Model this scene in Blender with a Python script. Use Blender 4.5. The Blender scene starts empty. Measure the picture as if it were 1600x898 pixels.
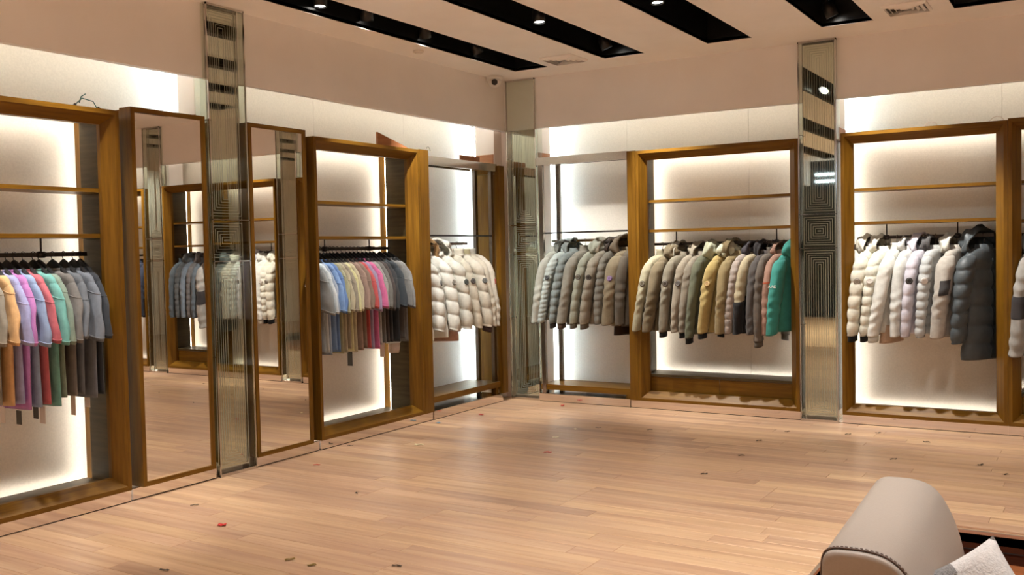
import bpy, math, random
from mathutils import Vector, Matrix

scene = bpy.context.scene
COL = scene.collection
rnd = random.Random(7)
PI = math.pi

# ------------------------------------------------------------------ camera
F_PX, YAW, PIT, ROL = 1499.07, 0.553171, 0.0382559, -0.0209448
cam = bpy.data.cameras.new('camera')
cam.sensor_fit = 'HORIZONTAL'
cam.sensor_width = 36.0
cam.lens = F_PX / 1600.0 * 36.0
cam.clip_start = 0.05
cam.clip_end = 100
cam_o = bpy.data.objects.new('camera', cam)
COL.objects.link(cam_o)
fw = Vector((-math.sin(YAW) * math.cos(PIT), math.cos(YAW) * math.cos(PIT), -math.sin(PIT)))
r0 = Vector((math.cos(YAW), math.sin(YAW), 0))
u0 = r0.cross(fw)
rr = r0 * math.cos(ROL) + u0 * math.sin(ROL)
uu = -r0 * math.sin(ROL) + u0 * math.cos(ROL)
m = Matrix((rr, uu, -fw)).transposed().to_4x4()
m.translation = Vector((0, 0, 1.5))
cam_o.matrix_world = m
scene.camera = cam_o

# ------------------------------------------------------------------ world, exposure
world = bpy.data.worlds.new('world')
scene.world = world
world.use_nodes = True
world.node_tree.nodes['Background'].inputs[0].default_value = (1.0, 0.9, 0.8, 1)
world.node_tree.nodes['Background'].inputs[1].default_value = 0.05
scene.view_settings.view_transform = 'Standard'
scene.view_settings.look = 'None'
scene.view_settings.exposure = 0.62
scene.view_settings.gamma = 1.0
scene.view_settings.use_curve_mapping = False
scene.cycles.use_denoising = True
scene.cycles.max_bounces = 10
scene.cycles.diffuse_bounces = 7
scene.cycles.glossy_bounces = 5
scene.cycles.transparent_max_bounces = 12
scene.cycles.sample_clamp_indirect = 6.0

# light levels
SPOT_W = 60.0          # ceiling downlights, watts
LED_CAB = 2.9          # emission of the strips inside the cabinets
LED_WALL = 30.0        # emission of the strips at the edges of the wall panels
LED_FILL = 6.3         # emission of unseen strips added behind the drop to brighten the panels
WARM = (1.0, 0.78, 0.55)
NEUT = (1.0, 0.955, 0.88)
COOL = (0.74, 0.92, 1.0)

# ------------------------------------------------------------------ geometry of the room
XL, YF, CEIL, DROP = -5.10, 8.22, 3.205, 2.705
DB = 0.47              # depth of the back panels behind the fronts
RIGHT, BACK = 5.6, -3.6
HX, HY = -1.125, 5.42  # corner of the sunken part of the floor
LOW = -0.15

# ------------------------------------------------------------------ materials
MATS = {}


def nodes_of(name):
    mt = bpy.data.materials.new(name)
    mt.use_nodes = True
    nt = mt.node_tree
    b = nt.nodes['Principled BSDF']
    return mt, nt, b


def N(nt, t, **kw):
    n = nt.nodes.new(t)
    for k, v in kw.items():
        setattr(n, k, v)
    return n


def L(nt, a, b):
    nt.links.new(a, b)


def ramp(nt, fac, stops):
    r = N(nt, 'ShaderNodeValToRGB')
    els = r.color_ramp.elements
    els[0].position, els[0].color = stops[0][0], (*stops[0][1], 1)
    els[1].position, els[1].color = stops[1][0], (*stops[1][1], 1)
    for p, c in stops[2:]:
        e = els.new(p)
        e.color = (*c, 1)
    L(nt, fac, r.inputs[0])
    return r.outputs[0]


def texco(nt, scale, kind='Object', rand=False):
    tc = N(nt, 'ShaderNodeTexCoord')
    mp = N(nt, 'ShaderNodeMapping')
    mp.inputs['Scale'].default_value = scale
    L(nt, tc.outputs[kind], mp.inputs[0])
    if rand:
        oi = N(nt, 'ShaderNodeObjectInfo')
        ml = N(nt, 'ShaderNodeMath', operation='MULTIPLY')
        ml.inputs[1].default_value = 37.0
        L(nt, oi.outputs['Random'], ml.inputs[0])
        cb = N(nt, 'ShaderNodeCombineXYZ')
        for i in range(3):
            L(nt, ml.outputs[0], cb.inputs[i])
        L(nt, cb.outputs[0], mp.inputs['Location'])
    return mp.outputs[0]


def noise(nt, vec, scale=1.0, detail=3, rough=0.55):
    n = N(nt, 'ShaderNodeTexNoise')
    n.inputs['Scale'].default_value = scale
    n.inputs['Detail'].default_value = detail
    n.inputs['Roughness'].default_value = rough
    L(nt, vec, n.inputs['Vector'])
    return n.outputs['Fac']


def bump(nt, b, h, strength=0.2, dist=0.01):
    bp = N(nt, 'ShaderNodeBump')
    bp.inputs['Strength'].default_value = strength
    bp.inputs['Distance'].default_value = dist
    L(nt, h, bp.inputs['Height'])
    L(nt, bp.outputs[0], b.inputs['Normal'])


def wood(name, scale, c1, c2, c3, rough=0.45, rand=False, bs=0.08):
    mt, nt, b = nodes_of(name)
    v = texco(nt, scale, rand=rand)
    n1 = noise(nt, v, 1.0, 5, 0.62)
    L(nt, ramp(nt, n1, [(0.3, c1), (0.72, c3), (0.5, c2)]), b.inputs['Base Color'])
    b.inputs['Roughness'].default_value = rough
    b.inputs['Specular IOR Level'].default_value = 0.22
    bump(nt, b, n1, bs, 0.003)
    MATS[name] = mt
    return mt


WB1, WB2, WB3 = (0.105, 0.045, 0.004), (0.152, 0.070, 0.006), (0.20, 0.099, 0.010)
wood('wood_up', (38, 38, 2.2), WB1, WB2, WB3, 0.38)
wood('wood_along', (2.2, 38, 38), WB1, WB2, WB3, 0.38)
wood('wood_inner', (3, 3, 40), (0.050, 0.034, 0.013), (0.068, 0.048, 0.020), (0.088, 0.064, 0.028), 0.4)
wood('wood_red', (4, 4, 30), (0.30, 0.12, 0.05), (0.36, 0.15, 0.065), (0.42, 0.18, 0.08), 0.6)
wood('wood_dark', (1.5, 40, 40), (0.022, 0.006, 0.003), (0.035, 0.009, 0.004), (0.05, 0.014, 0.006), 0.4)
wood('wood_lower', (1.5, 30, 30), (0.20, 0.065, 0.025), (0.26, 0.085, 0.03), (0.32, 0.11, 0.04), 0.4)


def plank_mat():
    mt, nt, b = nodes_of('plank_wood')
    v = texco(nt, (1.3, 26, 26), rand=True)
    n1 = noise(nt, v, 1.0, 6, 0.66)
    v2 = texco(nt, (0.5, 6, 6), rand=True)
    n2 = noise(nt, v2, 1.0, 2, 0.5)
    oi = N(nt, 'ShaderNodeObjectInfo')
    c1 = ramp(nt, n1, [(0.28, (0.36, 0.222, 0.142)), (0.72, (0.555, 0.395, 0.272)), (0.5, (0.47, 0.310, 0.206))])
    c2 = ramp(nt, oi.outputs['Random'], [(0.0, (0.86, 0.83, 0.82)), (1.0, (1.12, 1.10, 1.05)), (0.35, (1.0, 0.96, 0.95)), (0.7, (1.02, 1.0, 0.92))])
    mx = N(nt, 'ShaderNodeMix', data_type='RGBA', blend_type='MULTIPLY')
    mx.inputs[0].default_value = 1.0
    L(nt, c1, mx.inputs[6]); L(nt, c2, mx.inputs[7])
    c3 = ramp(nt, n2, [(0.3, (0.86, 0.82, 0.82)), (0.7, (1.06, 1.06, 1.0))])
    mx2 = N(nt, 'ShaderNodeMix', data_type='RGBA', blend_type='MULTIPLY')
    mx2.inputs[0].default_value = 1.0
    L(nt, mx.outputs[2], mx2.inputs[6]); L(nt, c3, mx2.inputs[7])
    L(nt, mx2.outputs[2], b.inputs['Base Color'])
    b.inputs['Roughness'].default_value = 0.36
    b.inputs['Specular IOR Level'].default_value = 0.42
    bump(nt, b, n1, 0.05, 0.002)
    MATS['plank'] = mt


plank_mat()


def plain(name, c, rough=0.6, metal=0.0, ns=0, amt=0.06, bs=0.0, spec=0.5, sheen=0.0):
    """a near-plain surface with a little procedural mottling"""
    if name in MATS:
        return MATS[name]
    mt, nt, b = nodes_of(name)
    v = texco(nt, (1, 1, 1))
    n1 = noise(nt, v, ns or 6.0, 3, 0.55)
    lo = tuple(max(0, x * (1 - amt)) for x in c)
    hi = tuple(min(1, x * (1 + amt)) for x in c)
    L(nt, ramp(nt, n1, [(0.3, lo), (0.7, hi)]), b.inputs['Base Color'])
    b.inputs['Roughness'].default_value = rough
    b.inputs['Metallic'].default_value = metal
    b.inputs['Specular IOR Level'].default_value = spec
    if sheen:
        b.inputs['Sheen Weight'].default_value = sheen
    if bs:
        bump(nt, b, n1, bs, 0.004)
    MATS[name] = mt
    return mt


plain('paint_ceiling', (0.92, 0.90, 0.885), 0.85, ns=3, amt=0.02)
plain('paint_drop', (0.86, 0.84, 0.83), 0.55, ns=3, amt=0.02)
plain('paint_pier', (0.84, 0.76, 0.71), 0.7, ns=3, amt=0.02)
plain('panel_fabric', (0.83, 0.79, 0.71), 0.8, ns=90, amt=0.05, bs=0.15)
plain('black_recess', (0.006, 0.006, 0.006), 0.35)
plain('wall_dark', (0.05, 0.06, 0.075), 0.5)
plain('wall_plain', (0.80, 0.77, 0.74), 0.7)
plain('steel', (0.60, 0.57, 0.54), 0.12, 1.0, ns=40, amt=0.03)
plain('steel_dark', (0.36, 0.32, 0.29), 0.25, 1.0, ns=40, amt=0.05)
plain('kick', (0.78, 0.72, 0.69), 0.06, 1.0, ns=2, amt=0.02)
plain('mirror', (0.86, 0.84, 0.81), 0.006, 1.0, ns=2, amt=0.004)
plain('mirror_tint', (0.76, 0.75, 0.70), 0.02, 1.0, ns=2, amt=0.01)
plain('rail_black', (0.035, 0.028, 0.024), 0.3, 0.6)
plain('black_plastic', (0.01, 0.01, 0.011), 0.4)
plain('white_plastic', (0.75, 0.72, 0.68), 0.4)
plain('leather', (0.29, 0.245, 0.215), 0.42, ns=140, amt=0.03, bs=0.12)
plain('leather_seam', (0.10, 0.06, 0.045), 0.6)
plain('boucle', (0.46, 0.44, 0.44), 0.95, ns=120, amt=0.10, bs=0.9)
plain('boucle_dark', (0.16, 0.15, 0.15), 0.95, ns=160, amt=0.35, bs=0.9)
plain('tag_paper', (0.72, 0.58, 0.48), 0.7)
plain('tag_dark', (0.06, 0.045, 0.03), 0.6)
plain('brass_edge', (0.60, 0.46, 0.36), 0.3, 0.8)
plain('led_metal', (0.8, 0.8, 0.82), 0.3, 1.0)


def emit(name, col, strength):
    mt = bpy.data.materials.new(name)
    mt.use_nodes = True
    nt = mt.node_tree
    nt.nodes.remove(nt.nodes['Principled BSDF'])
    e = N(nt, 'ShaderNodeEmission')
    e.inputs[0].default_value = (*col, 1)
    e.inputs[1].default_value = strength
    L(nt, e.outputs[0], nt.nodes['Material Output'].inputs[0])
    MATS[name] = mt
    return mt


emit('led_cab', (1.0, 0.93, 0.82), LED_CAB * 4)
emit('led_wall', COOL, LED_WALL * 2)
emit('led_cove', (1.0, 0.93, 0.80), LED_FILL * 2)
emit('lens', (1.0, 0.95, 0.86), 9.0)
emit('shop_light', (0.75, 0.88, 1.0), 5.0)


def glass_mat():
    mt = bpy.data.materials.new('thin_glass')
    mt.use_nodes = True
    nt = mt.node_tree
    nt.nodes.remove(nt.nodes['Principled BSDF'])
    t = N(nt, 'ShaderNodeBsdfTransparent'); t.inputs[0].default_value = (0.93, 0.95, 0.92, 1)
    g = N(nt, 'ShaderNodeBsdfGlossy'); g.inputs['Roughness'].default_value = 0.02
    fr = N(nt, 'ShaderNodeFresnel')
    ge = N(nt, 'ShaderNodeNewGeometry'); ma = N(nt, 'ShaderNodeMath', operation='MULTIPLY_ADD')
    ma.inputs[1].default_value = 1 / 1.5 - 1.5; ma.inputs[2].default_value = 1.5
    L(nt, ge.outputs['Backfacing'], ma.inputs[0]); L(nt, ma.outputs[0], fr.inputs[0])
    mx = N(nt, 'ShaderNodeMixShader')
    L(nt, fr.outputs[0], mx.inputs[0]); L(nt, t.outputs[0], mx.inputs[1]); L(nt, g.outputs[0], mx.inputs[2])
    L(nt, mx.outputs[0], nt.nodes['Material Output'].inputs[0])
    MATS['glass'] = mt


glass_mat()


def etch_mat():
    mt = bpy.data.materials.new('etched_glass')
    mt.use_nodes = True
    nt = mt.node_tree
    b = nt.nodes['Principled BSDF']
    b.inputs['Base Color'].default_value = (0.80, 0.80, 0.76, 1)
    b.inputs['Roughness'].default_value = 0.6
    b.inputs['Alpha'].default_value = 0.42
    MATS['etch'] = mt


etch_mat()


def cloth(c, rough=0.85, shiny=False):
    """fabric of one colour; jackets and shirts of the same colour share it"""
    key = 'cloth_%d_%d_%d_%d' % (c[0] * 255, c[1] * 255, c[2] * 255, shiny)
    if key in MATS:
        return MATS[key]
    g_ = sum(c) / 3
    c = tuple((x * 0.88 + g_ * 0.12) * w for x, w in zip(c, (0.975, 1.0, 0.99)))
    lin = tuple(((x / 12.92) if x <= 0.04045 else ((x + 0.055) / 1.055) ** 2.4) for x in c)
    mt, nt, b = nodes_of(key)
    v = texco(nt, (1, 1, 1), rand=True)
    n1 = noise(nt, v, 22.0, 4, 0.6)
    lo = tuple(x * 0.66 for x in lin)
    hi = tuple(min(1, x * 0.86) for x in lin)
    L(nt, ramp(nt, n1, [(0.3, lo), (0.72, hi)]), b.inputs['Base Color'])
    b.inputs['Roughness'].default_value = 0.5 if shiny else rough
    b.inputs['Specular IOR Level'].default_value = 0.35
    b.inputs['Sheen Weight'].default_value = 0.1
    n2 = noise(nt, v, 11.0, 3, 0.5)
    bump(nt, b, n2, 0.55 if shiny else 0.45, 0.012)
    MATS[key] = mt
    return mt


# ------------------------------------------------------------------ mesh helpers
class MB:
    def __init__(s):
        s.v, s.f = [], []

    def quad(s, a, b, c, d):
        n = len(s.v); s.v += [a, b, c, d]; s.f.append((n, n + 1, n + 2, n + 3)); return s

    def box(s, x0, x1, y0, y1, z0, z1):
        n = len(s.v)
        s.v += [(x0, y0, z0), (x1, y0, z0), (x1, y1, z0), (x0, y1, z0), (x0, y0, z1), (x1, y0, z1), (x1, y1, z1), (x0, y1, z1)]
        s.f += [tuple(n + i for i in q) for q in ((0, 3, 2, 1), (4, 5, 6, 7), (0, 1, 5, 4), (1, 2, 6, 5), (2, 3, 7, 6), (3, 0, 4, 7))]
        return s

    def cbox(s, x0, x1, y0, y1, z0, z1, c=0.002):
        """box with its upper edges chamfered"""
        s.loft([[(x0, y0, z0), (x1, y0, z0), (x1, y1, z0), (x0, y1, z0)],
                [(x0, y0, z1 - c), (x1, y0, z1 - c), (x1, y1, z1 - c), (x0, y1, z1 - c)],
                [(x0 + c, y0 + c, z1), (x1 - c, y0 + c, z1), (x1 - c, y1 - c, z1), (x0 + c, y1 - c, z1)]])
        return s

    def loft(s, rings, cap=True, closed=True):
        n0 = len(s.v); k = len(rings[0])
        for r in rings:
            s.v += [tuple(p) for p in r]
        for i in range(len(rings) - 1):
            a, b = n0 + i * k, n0 + (i + 1) * k
            for j in range(k if closed else k - 1):
                j2 = (j + 1) % k
                s.f.append((a + j, a + j2, b + j2, b + j))
        if cap:
            s.f.append(tuple(n0 + j for j in reversed(range(k))))
            e = n0 + (len(rings) - 1) * k
            s.f.append(tuple(e + j for j in range(k)))
        return s

    def tube(s, pts, r, seg=8, cap=True):
        pts = [Vector(p) for p in pts]
        rings = []
        prev = None
        for i, p in enumerate(pts):
            d = (pts[min(i + 1, len(pts) - 1)] - pts[max(i - 1, 0)]).normalized()
            if prev is None:
                a = Vector((0, 0, 1)) if abs(d.z) < 0.9 else Vector((1, 0, 0))
                prev = d.cross(a).normalized()
            else:
                prev = (prev - d * prev.dot(d)).normalized()
            q = d.cross(prev)
            ri = r[i] if isinstance(r, (list, tuple)) else r
            rings.append([tuple(p + prev * ri * math.cos(2 * PI * j / seg) + q * ri * math.sin(2 * PI * j / seg)) for j in range(seg)])
        return s.loft(rings, cap)

    def disc(s, c, n, r, h=0.004, seg=16):
        c = Vector(c); n = Vector(n).normalized()
        a = n.cross(Vector((0, 0, 1)) if abs(n.z) < 0.9 else Vector((1, 0, 0))).normalized(); b = n.cross(a)
        mk = lambda o, q: [tuple(c + n * o + a * q * math.cos(2 * PI * j / seg) + b * q * math.sin(2 * PI * j / seg)) for j in range(seg)]
        return s.loft([mk(-0.006, r), mk(h * 0.6, r), mk(h, r * 0.86)])

    def mesh(s, name, mat, smooth=False):
        me = bpy.data.meshes.new(name)
        me.from_pydata(s.v, [], s.f)
        me.materials.append(MATS[mat] if isinstance(mat, str) else mat)
        if smooth:
            me.polygons.foreach_set('use_smooth', [True] * len(me.polygons))
        me.update()
        return me

    def obj(s, name, mat, parent=None, smooth=False):
        return link(name, s.mesh(name, mat, smooth), parent)


def link(name, data, parent=None, loc=None, rz=0.0):
    o = bpy.data.objects.new(name, data)
    COL.objects.link(o)
    if parent is not None:
        o.parent = parent
    if loc is not None:
        o.location = loc
    if rz:
        o.rotation_euler = (0, 0, rz)
    return o


def tag(o, label, cat, group=None):
    o['label'] = label; o['category'] = cat
    if group:
        o['group'] = group
    return o


def thing(name, label, cat, loc=(0, 0, 0), rz=0.0, group=None):
    return tag(link(name, None, None, loc, rz), label, cat, group)


def struct(o):
    o['kind'] = 'structure'
    return o


# frames of the two walls: local x runs along the wall, local y into it, z up
LEFT = ((XL, 0, 0), PI / 2)
FAR = ((0, YF, 0), 0.0)


def wloc(wall, s, d, z=0.0):
    return (XL - d, s, z) if wall is LEFT else (s, YF + d, z)


# ------------------------------------------------------------------ floor
LX1, LY0 = 3.2, 2.2     # far right and near edge of the sunken part
fb = MB()
fb.box(XL - 0.02, HX, 2.30, YF + 0.05, -0.06, -0.012)
fb.box(HX, 1.9, HY, YF + 0.05, -0.06, -0.012)
fb.box(XL - 0.02, HX, LY0, 2.30, -0.06, 0.0)
fb.box(XL - 0.02, RIGHT, BACK, LY0, -0.06, 0.0)
fb.box(LX1, RIGHT, LY0, HY, -0.06, 0.0)
fb.box(1.9, RIGHT, HY, YF + 0.05, -0.06, 0.0)
fb.box(XL - 0.6, XL - 0.02, BACK, YF + 0.05, -0.06, 0.0)
fb.box(XL - 0.6, RIGHT, YF + 0.05, YF + 0.6, -0.06, 0.0)
floor = struct(fb.obj('floor', 'plank'))
floor['label'] = 'warm oak strip floor of the shop'
lengths = [1.22, 1.0, 0.62, 1.4, 0.8]
PW = 0.125
pl_meshes = {}


def plank_mesh(ln):
    k = round(ln, 3)
    if k not in pl_meshes:
        g = 0.0007
        pl_meshes[k] = MB().cbox(-ln / 2 + g, ln / 2 - g, -PW / 2 + g, PW / 2 - g, -0.012, 0.0, 0.0012).mesh('plank', 'plank')
    return pl_meshes[k]


y = YF + 0.03 - PW / 2
row = 0
n_pl = 0
while y > 2.32 + PW / 2:
    x_end = 1.9 if y - PW / 2 > HY - 0.02 else HX - 0.012
    x = XL - 0.02
    first = True
    while x < x_end - 0.02:
        ln = rnd.choice([0.45, 0.7, 1.0, 1.2]) if first else rnd.choice([1.2, 1.4, 1.4, 1.0, 1.2])
        first = False
        if x + ln > x_end - 0.2:
            ln = x_end - x
        link('plank', plank_mesh(ln), floor, (x + ln / 2, y, 0.0))
        n_pl += 1
        x += ln
    y -= PW
    row += 1

lf = MB().box(HX, LX1, LY0, HY, LOW - 0.05, LOW)
struct(lf.obj('floor_sunken', 'wood_lower'))
rs = MB().box(HX - 0.02, LX1 + 0.02, HY, HY + 0.02, LOW, -0.012).box(HX - 0.02, HX, LY0, HY, LOW, -0.012)
rs.box(LX1, LX1 + 0.02, LY0, HY, LOW, -0.012).box(HX - 0.02, LX1 + 0.02, LY0 - 0.02, LY0, LOW, -0.012)
riser = struct(rs.obj('trim_1', 'wood_dark'))
MB().box(HX - 0.012, LX1, HY - 0.006, HY + 0.012, -0.012, 0.004).box(HX - 0.012, HX + 0.006, LY0, HY, -0.012, 0.004).obj('nosing', 'brass_edge', riser)
MB().box(HX, LX1, HY - 0.006, HY, LOW + 0.055, LOW + 0.06).obj('riser_seam', 'black_plastic', riser)

# ------------------------------------------------------------------ ceiling with black slots
SLOTS = [(-4.785, -4.415, 7.885), (-3.825, -3.435, 7.855), (-2.845, -2.463, 7.82), (-1.897, -1.507, 7.80), (-0.938, -0.53, 7.78),
         (0.02, 0.41, 7.78), (0.975, 1.365, 7.78), (1.93, 2.32, 7.78)]
S0 = -3.2
cb = MB()
edges = [XL - 0.6] + [e for s in SLOTS for e in s[:2]] + [RIGHT]
for i in range(0, len(edges), 2):
    cb.box(edges[i], edges[i + 1], BACK, YF + 0.6, CEIL, CEIL + 0.03)
for a, b, e in SLOTS:
    cb.box(a, b, e, YF + 0.6, CEIL, CEIL + 0.03)
    cb.box(a, b, BACK, S0, CEIL, CEIL + 0.03)
ceiling = struct(cb.obj('ceiling', 'paint_ceiling'))
for a, b, e in SLOTS:
    t, h = 0.012, 0.34
    sl = MB()
    sl.box(a - t, a, S0, e, CEIL + 0.004, CEIL + h).box(b, b + t, S0, e, CEIL + 0.004, CEIL + h)
    sl.box(a - t, b + t, e, e + t, CEIL + 0.004, CEIL + h).box(a - t, b + t, S0 - t, S0, CEIL + 0.004, CEIL + h)
    sl.box(a - t, b + t, S0 - t, e + t, CEIL + h, CEIL + h + t)
    sl.obj('recess', 'black_recess', ceiling)

# ------------------------------------------------------------------ walls, drop, panels, piers
wl = struct(MB().box(XL - DB - 0.14, XL - DB - 0.03, BACK, YF + DB + 0.1, 0, CEIL).obj('wall_left', 'wall_plain'))
wf = struct(MB().box(XL - DB - 0.14, RIGHT, YF + DB + 0.03, YF + DB + 0.14, 0, CEIL).obj('wall_far', 'wall_plain'))
struct(MB().box(RIGHT, RIGHT + 0.1, BACK, YF + 0.6, LOW - 0.05, CEIL).obj('wall_right', 'wall_plain'))
wb = struct(MB().box(-2.6, RIGHT, BACK - 0.1, BACK, LOW - 0.05, CEIL).obj('wall_back', 'wall_plain'))
MB().box(XL - 0.6, -2.6, BACK - 0.1, BACK, LOW - 0.05, CEIL).obj('entrance_glazing', 'wall_dark', wb)
BD = 0.055   # drop face behind the cabinet fronts
struct(MB().box(XL - BD - 0.05, XL - BD, BACK, YF + BD, DROP, CEIL).obj('trim_2', 'paint_drop'))
struct(MB().box(XL - BD - 0.05, RIGHT, YF + BD, YF + BD + 0.05, DROP, CEIL).obj('trim_3', 'paint_drop'))


def panels(wall, parent, cuts):
    for a, b in zip(cuts[:-1], cuts[1:]):
        me = MB().box(a + 0.0012, b - 0.0012, DB, DB + 0.028, 0.0, CEIL - 0.005).mesh('panel', 'panel_fabric')
        o = link('panel', me, parent)
        o.matrix_world = Matrix.Translation(wall[0]) @ Matrix.Rotation(wall[1], 4, 'Z')


panels(LEFT, wl, [BACK, -1.8, -0.6, 0.6, 1.8, 3.02, 4.62, 5.95, 7.15, 8.69])
panels(FAR, wf, [-5.57, -4.0, -2.78, -2.04, -0.70, 0.36, 1.7, 3.0, RIGHT])

PIER_N = [3]
SLOT = 0.10   # gap between a pier and the panels behind it, where the light strips sit


def pier(wall, s0, s1, d0=BD, clad=(), label=None, lower=None):
    PIER_N[0] += 1
    d1 = DB - SLOT
    mid = (s0 + s1) / 2  # centre of an unseen spacer, added to stop strip light passing behind
    o = struct(MB().box(s0, s1, d0 + 0.052, d1, 0.0, CEIL - 0.002).box(mid - 0.04, mid + 0.04, d1, DB - 0.002, 0.0, CEIL - 0.002).obj('trim_%d' % PIER_N[0], 'paint_pier'))
    mw = Matrix.Translation(wall[0]) @ Matrix.Rotation(wall[1], 4, 'Z')
    o.matrix_world = mw
    for side in clad:
        x0, x1 = (s0 - 0.012, s0 - 0.001) if side < 0 else (s1 + 0.001, s1 + 0.012)
        MB().box(x0, x1, d0 + 0.06, d1 - 0.02, 2.36, 2.475).obj('wood_cladding', 'wood_red', o)
        if lower:
            MB().box(x0, x1, d0 + 0.0, d1 - 0.02, 0.09, 2.358).obj('wood_cladding', lower, o)
    if label:
        side = clad[0]
        e = s0 + 0.03 if side < 0 else s1 - 0.03
        lo = thing('led_strip', label, 'led strip', wall[0], wall[1])
        MB().box(e - 0.006, e + 0.006, d1 + 0.012, d1 + 0.024, 0.09, CEIL - 0.1).obj('diffuser', 'led_wall', lo)
        q = e + 0.006 if side < 0 else e - 0.012
        MB().box(q, q + 0.006, d1 + 0.004, d1 + 0.03, 0.09, CEIL - 0.1).obj('profile', 'led_metal', lo)
    return o


pier(LEFT, 4.50, 4.74, clad=(-1,), label='cool white led strip behind the panel edge above the first tall mirror')
pier(LEFT, 8.20, 8.66, d0=0.09, clad=(-1,), label='cool white led strip behind the panel edge at the white jackets', lower='wood_up')
pier(FAR, -5.54, -4.815, d0=0.07, clad=(1,), label='cool white led strip behind the panel edge at the grey jackets')
pier(FAR, -2.18, -1.90, clad=(1,), label='cool white led strip behind the panel edge over the right cabinet')
pier(FAR, 0.20, 0.51, clad=(1,), label='cool white led strip right of the frame, seen in the mirror')


def cove(wall, s0, s1, label):
    o = thing('fill_strip', label, 'led strip', wall[0], wall[1])  # unseen fill strip, added behind the drop to light the upper panels
    MB().box(s0, s1, BD + 0.062, BD + 0.07, DROP + 0.10, DROP + 0.115).obj('diffuser', 'led_cove', o)
    MB().box(s0, s1, BD + 0.05, BD + 0.062, DROP + 0.095, DROP + 0.12).obj('profile', 'led_metal', o)


cove(LEFT, -3.4, 4.49, 'added warm fill strip hidden behind the wall drop over the left cabinet')
cove(LEFT, 4.76, 8.15, 'added warm fill strip hidden behind the wall drop between column and corner')
cove(FAR, -4.78, -2.2, 'added warm fill strip hidden behind the far drop over the olive jackets')
cove(FAR, -1.88, 0.19, 'added warm fill strip hidden behind the far drop over the pale jackets')
cove(FAR, 0.53, 5.0, 'added warm fill strip hidden behind the far drop outside the frame')

# lit sign band across the mall, seen only in the glass columns
sb = thing('light_band', 'cool white light band on the dark wall across the shop, seen in glass', 'light', (0, 0, 0))
for zz in (2.76, 2.90):
    MB().box(XL + 0.05, -3.0, BACK + 0.01, BACK + 0.03, zz, zz + 0.05).obj('tube', 'shop_light', sb)


# ------------------------------------------------------------------ cabinets
def framed(o, s0, s1, z0, z1, mats=('wood_up', 'wood_along'), lip=0.028, splay=0.058, rec=0.07, back=0.10, wide=(0, 0)):
    """splayed, mitred face frame: two jambs, top rail, sill; wide adds a flat post outside the left or right jamb"""
    w = lip + splay
    prof = [(0.0, 0.0), (lip, 0.0), (w, rec), (w, back), (0.0, back)]

    def corner(p, cx, cz, sx, sz):
        return [(cx + sx * a, d, cz + sz * a) for a, d in prof]
    c = {'bl': corner(0, s0, z0, 1, 1), 'br': corner(0, s1, z0, -1, 1), 'tl': corner(0, s0, z1, 1, -1), 'tr': corner(0, s1, z1, -1, -1)}
    MB().loft([c['bl'], c['tl']]).obj('jamb', mats[0], o)
    MB().loft([c['tr'], c['br']]).obj('jamb', mats[0], o)
    MB().loft([c['tl'], c['tr']]).obj('top_rail', mats[1], o)
    MB().loft([c['br'], c['bl']]).obj('sill', mats[1], o)
    if wide[0]:
        MB().box(s0 - wide[0], s0 - 0.001, -0.002, DB - 0.10, z0, z1 + 0.004).obj('post', mats[0], o)
    if wide[1]:
        MB().box(s1 + 0.001, s1 + wide[1], -0.002, DB - 0.10, z0, z1 + 0.004).obj('post', mats[0], o)


def kick(o, s0, s1, d=0.012):
    MB().box(s0, s1, d, d + 0.02, 0.006, 0.074).obj('kick_plate', 'kick', o)
    MB().box(s0, s1, d + 0.004, d + 0.02, 0.0, 0.006).obj('kick_gap', 'black_plastic', o)


def rail_part(o, s0, s1, d, z, drops, ztop, mat='rail_black'):
    MB().box(s0, s1, d - 0.007, d + 0.007, z - 0.026, z).obj('hanging_rail', mat, o)
    for q in drops:
        MB().tube([(q, d, z - 0.01), (q, d, ztop)], 0.006, 6).obj('drop_rod', mat, o)
        MB().tube([(q - 0.02, d, z - 0.013), (q + 0.02, d, z - 0.013)], 0.02, 10).obj('rail_clamp', mat, o, True)


RAIL_D = 0.23


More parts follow.
